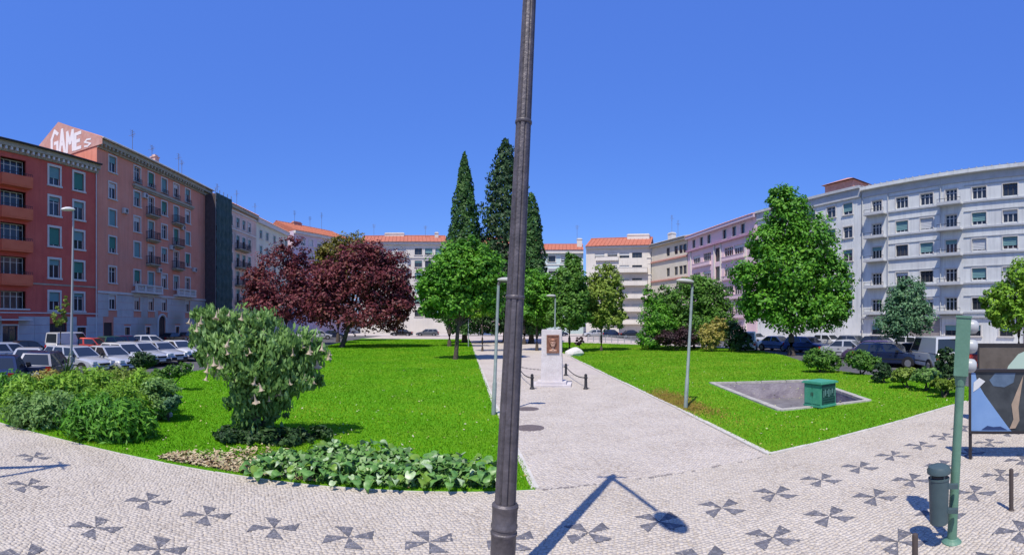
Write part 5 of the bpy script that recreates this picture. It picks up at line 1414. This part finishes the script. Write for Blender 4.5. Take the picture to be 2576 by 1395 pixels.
panel('taller advertising panel behind the low one with a pale green and orange print', 2458, 12.6, .55, 2.06, 2.3, -phi(2520), [M_pbr,
    ('pale_green_print', M_pgr, [(.28, .30), (.34, .62), (.46, .84), (.62, .95), (.70, .80), (.66, .50), (.70, .30)]), ('orange_print', M_por, [(.58, .95), (.66, .98), (.72, .60), (.80, .30), (.74, .30), (.66, .55)]),
    ('tan_print', M_ptan, [(.74, .30), (.80, .62), (.86, .95), (.97, .95), (.97, .30)])], (.05, 2.1))
M_post = mat('brown_iron_post', (.07, .055, .05), .6)
for px, d, h, lb in ((2543, 6.68, .58, 'thin brown iron post on the pavement below the advertising panels'), (2301, 4.95, .44, 'thin brown iron post at the bottom edge below the litter bin')):
    p = AT(px, d); t = thing('bollard', lb, 'post', (p.x, p.y, 0), 0, 'thin posts along the pavement kerb')
    m_ = MB(); m_.lathe([(.032, -.02), (.032, h - .02), (.028, h), (.01, h + .01)], 10); m_.build('post', M_post, t, smooth=True)
    m_ = MB(); m_.lathe([(.045, 0), (.045, .015), (.034, .03)], 10); m_.build('base_ring', M_post, t)

# low railing in front of the far cars
p0, p1 = AT(1478, 66), AT(1604, 60)
t = thing('railing', 'low grey metal railing beyond the lawn right of the monument', 'railing', (p0.x, p0.y, 0), math.atan2(p1.y - p0.y, p1.x - p0.x)); L = (p1 - p0).length
M_rail = mat('grey_railing', (.30, .33, .36), .5, metal=.3)
for z in (.35, .9):
    m_ = MB(); m_.tube([(0, 0, z), (L, 0, z)], .04, 6); m_.build('rail', M_rail, t)
m_ = MB(); m_.tube([(0, 0, 0), (0, 0, .95)], .05, 6); rp = m_.mesh('post', M_rail)
m_ = MB(); m_.box(-.012, .012, -.012, .012, .35, .9); rb = m_.mesh('bar', M_rail)
n = 9
for i in range(n): put('post', rp, t, (L * i / (n - 1), 0, 0))
for i in range(64):
    if i % 8: put('bar', rb, t, (L * i / 64, 0, 0))

# ------------------------------------------------------------------ cars
def car_paint(name, c, met=.2):
    m = mat('car_paint_' + name, c, .28, metal=met, spec=.5); m.node_tree.nodes['Principled BSDF'].inputs['Coat Weight'].default_value = .6; m.node_tree.nodes['Principled BSDF'].inputs['Coat Roughness'].default_value = .08
    return m
M_cglass = mat('car_glass', (0.02, 0.025, 0.03), .05, spec=.8)
M_tyre = mat('tyre', (0.018, 0.018, 0.02), .85)
M_rim = mat('alloy_rim', (0.45, 0.45, 0.46), .35, metal=.8)
M_trimb = mat('black_plastic', (0.022, 0.022, 0.025), .6)
M_hl = mat('headlight_glass', (.6, .62, .65), .12, spec=.8)
M_tl = mat('red_tail_light', (.35, .012, .012), .25)
M_pl = mat('number_plate', (.62, .62, .58), .5)
SPEC = { # length, width, lower-body top profile, cabin: base rear, top rear, top front, base front, roof z
 'sedan': (4.35, 1.72, [(-1, .52), (-.985, .80), (-.90, .94), (-.55, .97), (.30, .94), (.42, .92), (.80, .80), (.95, .68), (1, .50)], (-1.45, -.85, .35, 1.02, 1.42)),
 'hatch': (3.85, 1.66, [(-1, .52), (-.99, .86), (-.94, .95), (-.5, .97), (.38, .95), (.50, .92), (.82, .80), (.96, .66), (1, .48)], (-1.86, -1.50, .30, .92, 1.46)),
 'estate': (4.5, 1.74, [(-1, .52), (-.99, .84), (-.95, .94), (-.5, .96), (.32, .94), (.44, .92), (.82, .80), (.96, .66), (1, .48)], (-2.16, -1.80, .38, 1.08, 1.45)),
 'van': (4.3, 1.78, [(-1, .55), (-.99, .98), (-.96, 1.05), (-.5, 1.06), (.55, 1.05), (.66, 1.02), (.88, .88), (.97, .72), (1, .50)], (-2.10, -2.0, .75, 1.45, 1.92)),
}
PROTO = {}
def car_proto(kind):
    L, W, prof, (br, tr, tf, bf, zr) = SPEC[kind]; hl = L / 2; hw = W / 2
    t = bpy.data.objects.new('parked_car', None); COL.objects.link(t)
    m_ = MB(); vs = []; fs = []; ring = 0
    for u, zt in prof:
        x = u * hl; wd = hw * (1 - .16 * abs(u) ** 5); zb = .22 + .06 * abs(u) ** 4
        zt2 = max(zt, zb + .12); zm = zb + (zt2 - zb) * .48
        half = [(wd * .86, zb), (wd * .985, zb + .08), (wd, zm), (wd * .965, zt2 - .07), (wd * .86, zt2 - .012), (wd * .4, zt2 + .012)]
        pts = half + [(-y, z) for y, z in reversed(half)]; ring = len(pts); vs += [(x, y, z) for y, z in pts]
    for i in range(len(prof) - 1):
        for k in range(ring): fs.append((i * ring + k, (i + 1) * ring + k, (i + 1) * ring + (k + 1) % ring, i * ring + (k + 1) % ring))
    fs.append(tuple(range(ring))); fs.append(tuple(range((len(prof) - 1) * ring + ring - 1, (len(prof) - 1) * ring - 1, -1)))
    m_.add(vs, fs); body = m_.build('body', M_trimb, t, smooth=True)
    zb = .93 if kind != 'van' else 1.03; wb, wt = hw * .93, hw * .72 if kind != 'van' else hw * .84
    m_ = MB(); xm = (tr + tf) / 2
    q = [(br, wb, zb), (br, -wb, zb), (bf, -wb, zb), (bf, wb, zb), (tr, wt, zr - .04), (tr, -wt, zr - .04), (tf, -wt, zr - .04), (tf, wt, zr - .04),
         (tr + .12, wt * .86, zr), (tr + .12, -wt * .86, zr), (tf - .12, -wt * .86, zr), (tf - .12, wt * .86, zr), (xm, wt * .88, zr + .02), (xm, -wt * .88, zr + .02)]
    m_.add(q, [(0, 1, 5, 4), (2, 3, 7, 6), (3, 0, 4, 7), (1, 2, 6, 5), (4, 5, 9, 8), (6, 7, 11, 10), (7, 4, 8, 12, 11), (5, 6, 10, 13, 9), (8, 9, 13, 12), (12, 13, 10, 11)])
    cab = m_.build('cabin', M_trimb, t)
    def pane(name, a, b_, c, d, ins, off):
        P = [Vector(v) for v in (a, b_, c, d)]; ce = sum(P, Vector()) / 4; nrm = (P[1] - P[0]).cross(P[3] - P[0]).normalized()
        out = Vector((ce.x - xm, ce.y, max(0, ce.z - .9)))
        if nrm.dot(out) < 0: nrm = -nrm
        P = [ce + (v - ce) * ins + nrm * off for v in P]; mm = MB()
        mm.add([*P, *[v - nrm * .02 for v in P]], [(0, 1, 2, 3), (0, 4, 5, 1), (1, 5, 6, 2), (2, 6, 7, 3), (3, 7, 4, 0)]); mm.build(name, M_cglass, cab)
    pane('windscreen', q[2], q[3], q[7], q[6], .88, .006); pane('rear_window', q[0], q[1], q[5], q[4], .84, .006)
    for s_ in (1, -1):
        B0, B1, T0_, T1_ = Vector((br, s_ * wb, zb)), Vector((bf, s_ * wb, zb)), Vector((tr, s_ * wt, zr - .04)), Vector((tf, s_ * wt, zr - .04))
        cuts = [.0, .50, 1.0] if kind in ('sedan', 'hatch') else [0, .30, .64, 1.0]
        for a, c in zip(cuts[:-1], cuts[1:]):
            if kind == 'van' and a < .5: continue
            pane('side_window', B0.lerp(B1, a), B0.lerp(B1, c), T0_.lerp(T1_, c), T0_.lerp(T1_, a), .86, .006)
        m_ = MB(); y0 = s_ * hw * .985; m_.box(bf - .42, bf - .28, min(y0, y0 + s_ * .16), max(y0, y0 + s_ * .16), .95, 1.08); m_.build('mirror', M_trimb, body)
        m_ = MB(); yy = s_ * hw * 1.002; m_.box(-hl * .55, hl * .5, min(yy, yy - s_ * .03), max(yy, yy - s_ * .03), .50, .56); m_.build('side_strip', M_trimb, body)
        for x in (-.1, .75):
            m_ = MB(); m_.box(bf - .95 - x * .9, bf - .79 - x * .9, min(yy, yy + s_ * .02), max(yy, yy + s_ * .02), .78, .81); m_.build('door_handle', M_trimb, body)
        m_ = MB(); m_.box(hl * .93, hl * .985, s_ * hw * .72 - .16, s_ * hw * .72 + .12, .62, .76); m_.build('headlight', M_hl, body)
        m_ = MB(); m_.box(-hl * 1.004, -hl * .95, s_ * hw * .76 - .12, s_ * hw * .76 + .10, .66, .90); m_.build('tail_light', M_tl, body)
        for x in (-hl * .60, hl * .62):
            m_ = MB(); m_.lathe([(.22, -.10), (.30, -.095), (.315, -.05), (.315, .05), (.30, .095), (.22, .10)], 16); wh = m_.build('wheel', M_tyre, t, (x, s_ * (hw - .085), .31), 0, True); wh.rotation_euler = (R(90), 0, 0)
            m_ = MB(); m_.lathe([(.21, -.085 - .02), (.21, .105)], 14)
            for k in range(5):
                a = k * 1.2566
                m_.box(.04, .2, -.025, .025, .104, .112, a); m_.box(.04, .2, -.025, .025, -.112, -.104, a)
            m_.build('rim', M_rim, wh)
            m_ = MB(); vs = [(x + .39 * math.cos(a), s_ * hw * 1.001, .31 + .39 * math.sin(a)) for a in [R(j * 18) for j in range(-1, 12)]]
            o_ = len(vs); vs2 = [(a, b_ - s_ * .35, c) for a, b_, c in vs]
            m_.add(vs + vs2, [tuple(range(o_))] + [(j, j + o_, j + 1 + o_, j + 1) for j in range(o_ - 1)]); m_.build('wheel_arch', M_trimb, body)
    m_ = MB(); m_.box(hl * .965, hl * 1.012, -hw * .78, hw * .78, .30, .50); m_.build('bumper', M_trimb, body)
    m_ = MB(); m_.box(-hl * 1.012, -hl * .965, -hw * .78, hw * .78, .30, .52); m_.build('bumper', M_trimb, body)
    m_ = MB(); m_.box(hl * .95, hl * 1.002, -hw * .4, hw * .4, .56, .66); m_.build('grille', M_trimb, body)
    m_ = MB(); m_.box(-hl * 1.018, -hl * 1.01, -.26, .26, .56, .67); m_.build('number_plate', M_pl, body)
    m_ = MB(); m_.box(hl * 1.01, hl * 1.018, -.26, .26, .36, .47); m_.build('number_plate', M_pl, body)
    return t
CP = {n: car_paint(n, c) for n, c in dict(white=(.62, .62, .61), silver=(.45, .46, .48), blue=(.03, .09, .30), darkblue=(.012, .022, .065), black=(.012, .013, .016), red=(.50, .045, .02), maroon=(.10, .015, .03), green=(.03, .10, .07), grey=(.14, .15, .165), purple=(.09, .06, .13), lightblue=(.14, .24, .46)).items()}
used_kind = {}
def car(px, d, deg, kind, col, label, z=-.12, cat='car', name=None):
    if kind not in PROTO: PROTO[kind] = car_proto(kind); o = PROTO[kind]
    else: o = copy_tree(PROTO[kind])
    p = AT(px, d); o.location = (p.x, p.y, z); o.rotation_euler = (0, 0, R(deg))
    o['group'] = 'cars parked round the square'
    tag(o, label, cat)
    o.name = name or ('parked_van' if kind == 'van' else 'parked_car')
    for ch in o.children:
        if ch.name.split('.')[0] in ('body', 'cabin'):
            ch.material_slots[0].link = 'OBJECT'; ch.material_slots[0].material = CP[col]
    return o
# left, front row
car(8, 19.6, 140, 'sedan', 'darkblue', 'dark blue saloon car cut by the left border behind the shrub bed')
car(118, 21.8, 128, 'hatch', 'darkblue', 'dark blue hatchback seen from behind just left of the slim street lamp')
car(192, 26.3, 2, 'estate', 'silver', 'silver estate car directly behind the slim street lamp')
car(272, 27.2, -6, 'sedan', 'silver', 'silver saloon car with its bonnet to the right, right of the slim street lamp')
car(352, 31.5, -8, 'estate', 'silver', 'long silver estate car behind the round clipped bush')
car(446, 35.5, -12, 'sedan', 'white', 'white saloon car at the left edge of the flowering shrub')
car(75, 25.5, 140, 'sedan', 'silver', 'silver saloon car squeezed between the two dark blue cars at the left')
car(312, 29.8, -6, 'hatch', 'white', 'white hatchback between the silver saloon and the long silver estate')
car(400, 33.0, -10, 'sedan', 'silver', 'silver saloon car right of the long silver estate')
car(520, 39.5, -12, 'hatch', 'grey', 'grey hatchback hidden behind the top of the flowering shrub')
car(585, 44.0, -12, 'sedan', 'silver', 'silver saloon car behind the flowering shrub towards the plum trees')
# left, along the buildings
car(25, 31, 75, 'estate', 'silver', 'silver estate car in front of the red building at the left border')
car(70, 35.0, 80, 'sedan', 'black', 'black saloon car in front of the red building wall')
car(178, 40.5, 92, 'van', 'white', 'white van in front of the red building behind the slim street lamp', cat='van')
car(234, 40.0, 20, 'hatch', 'red', 'bright red hatchback parked below the corner of the pink building')
car(286, 45.5, 92, 'hatch', 'green', 'dark green hatchback in front of the grey stone ground floor')
car(318, 47.5, 92, 'hatch', 'maroon', 'maroon hatchback beside the dark green one before the stone ground floor')
car(384, 49.0, 40, 'estate', 'white', 'white estate car in front of the arched door')
car(432, 62.5, 92, 'sedan', 'black', 'black saloon car right of the arched door')
car(470, 67.0, 92, 'sedan', 'maroon', 'maroon saloon car below the dark netted scaffold')
car(768, 76, 20, 'sedan', 'white', 'white saloon car seen under the purple plum trees')
car(806, 79, 20, 'hatch', 'silver', 'silver hatchback seen right of the plum tree gap')
car(836, 83, 20, 'sedan', 'darkblue', 'dark blue saloon car in the shade of the plum tree')
# far street
for px, d, kind, col, lb in ((1010, 96, 'sedan', 'black', 'black saloon car in the far street right of the plum tree'), (1075, 97, 'estate', 'grey', 'grey estate car in the far street below the white building'),
        (1190, 98, 'sedan', 'white', 'white saloon car in the far street just left of the lamp post'), (1225, 98, 'hatch', 'lightblue', 'light blue hatchback in the far street beside the lamp post'),
        (1340, 97, 'van', 'green', 'dark green van in the far street right of the lamp post'), (1400, 96, 'sedan', 'darkblue', 'dark blue saloon car in the far street behind the monument'),
        (1495, 90, 'sedan', 'silver', 'silver saloon car behind the left end of the low railing'), (1540, 88, 'hatch', 'darkblue', 'dark blue hatchback behind the middle of the low railing'), (1588, 86, 'sedan', 'black', 'black saloon car behind the right end of the low railing')):
    car(px, d, random.choice((4, 184)), kind, col, lb, cat='van' if kind == 'van' else 'car')
# right row along the lawn
car(1880, 45.0, 60, 'van', 'white', 'white van just left of the big round tree trunk', cat='van')
car(1955, 47, -70, 'sedan', 'lightblue', 'light blue saloon car left of the big tree trunk')
car(2030, 44, -72, 'estate', 'blue', 'blue estate car right of the big tree trunk')
car(2135, 36.5, -60, 'sedan', 'silver', 'silver saloon car right of the round green shrub')
car(2188, 34.5, 120, 'hatch', 'purple', 'dark purple hatchback next to the silver saloon')
car(2240, 30.0, -65, 'estate', 'darkblue', 'dark blue estate car behind the thin trunk of the small tree')
car(2290, 31.5, 112, 'sedan', 'black', 'black saloon car between the dark estate and the white van')
car(2345, 28.5, 66, 'van', 'white', 'white van with dark windows behind the pale leafy clumps', cat='van')
car(2470, 27.5, 112, 'sedan', 'red', 'red saloon car behind the advertising panels')
for px, d, col, lb in ((1900, 60, 'silver', 'silver hatchback at the foot of the grey building behind the white van'), (2085, 52, 'white', 'white hatchback across the street behind the round green shrub'), (2150, 48, 'grey', 'grey hatchback across the street before the joint of the two grey blocks'),
        (2215, 45, 'black', 'black hatchback across the street behind the small blue green tree'), (2300, 44, 'white', 'white hatchback across the street right of the small blue green tree'), (2420, 40, 'silver', 'silver hatchback across the street behind the signal pole')):
    car(px, d, -78, 'hatch', col, lb)
# motorbike by the red building
p = AT(88, 29.5); t = thing('motorbike', 'dark motorbike standing near the silver estate car at the left', 'motorbike', (p.x, p.y, -.12), R(20))
for x in (-.62, .62):
    m_ = MB(); m_.lathe([(.20, -.05), (.29, -.05), (.31, 0), (.29, .05), (.20, .05)], 14); o = m_.build('wheel', M_tyre, t, (x, 0, .31)); o.rotation_euler = (R(90), 0, 0)
m_ = MB(); m_.tube([(-.62, 0, .31), (-.2, 0, .5), (.25, 0, .55), (.5, 0, .75)], .06, 8); m_.build('frame', M_trimb, t)
m_ = MB(); blob((.12, 0, .78), (.28, .15, .14)); m_.build('tank', CP['darkblue'], t, smooth=True)
m_ = MB(); blob((-.35, 0, .76), (.38, .14, .08)); m_.build('seat', M_trimb, t, smooth=True)
m_ = MB(); m_.tube([(.62, 0, .31), (.45, 0, .95)], .035, 6); m_.tube([(.42, -.32, 1.0), (.45, 0, .95), (.42, .32, 1.0)], .02, 6); m_.build('fork', M_iron, t)
m_ = MB(); blob((0, 0, .42), (.22, .13, .16)); m_.build('engine', M_rim, t)
m_ = MB(); blob((.52, 0, .9), (.08, .09, .09)); m_.build('headlight', M_hl, t)
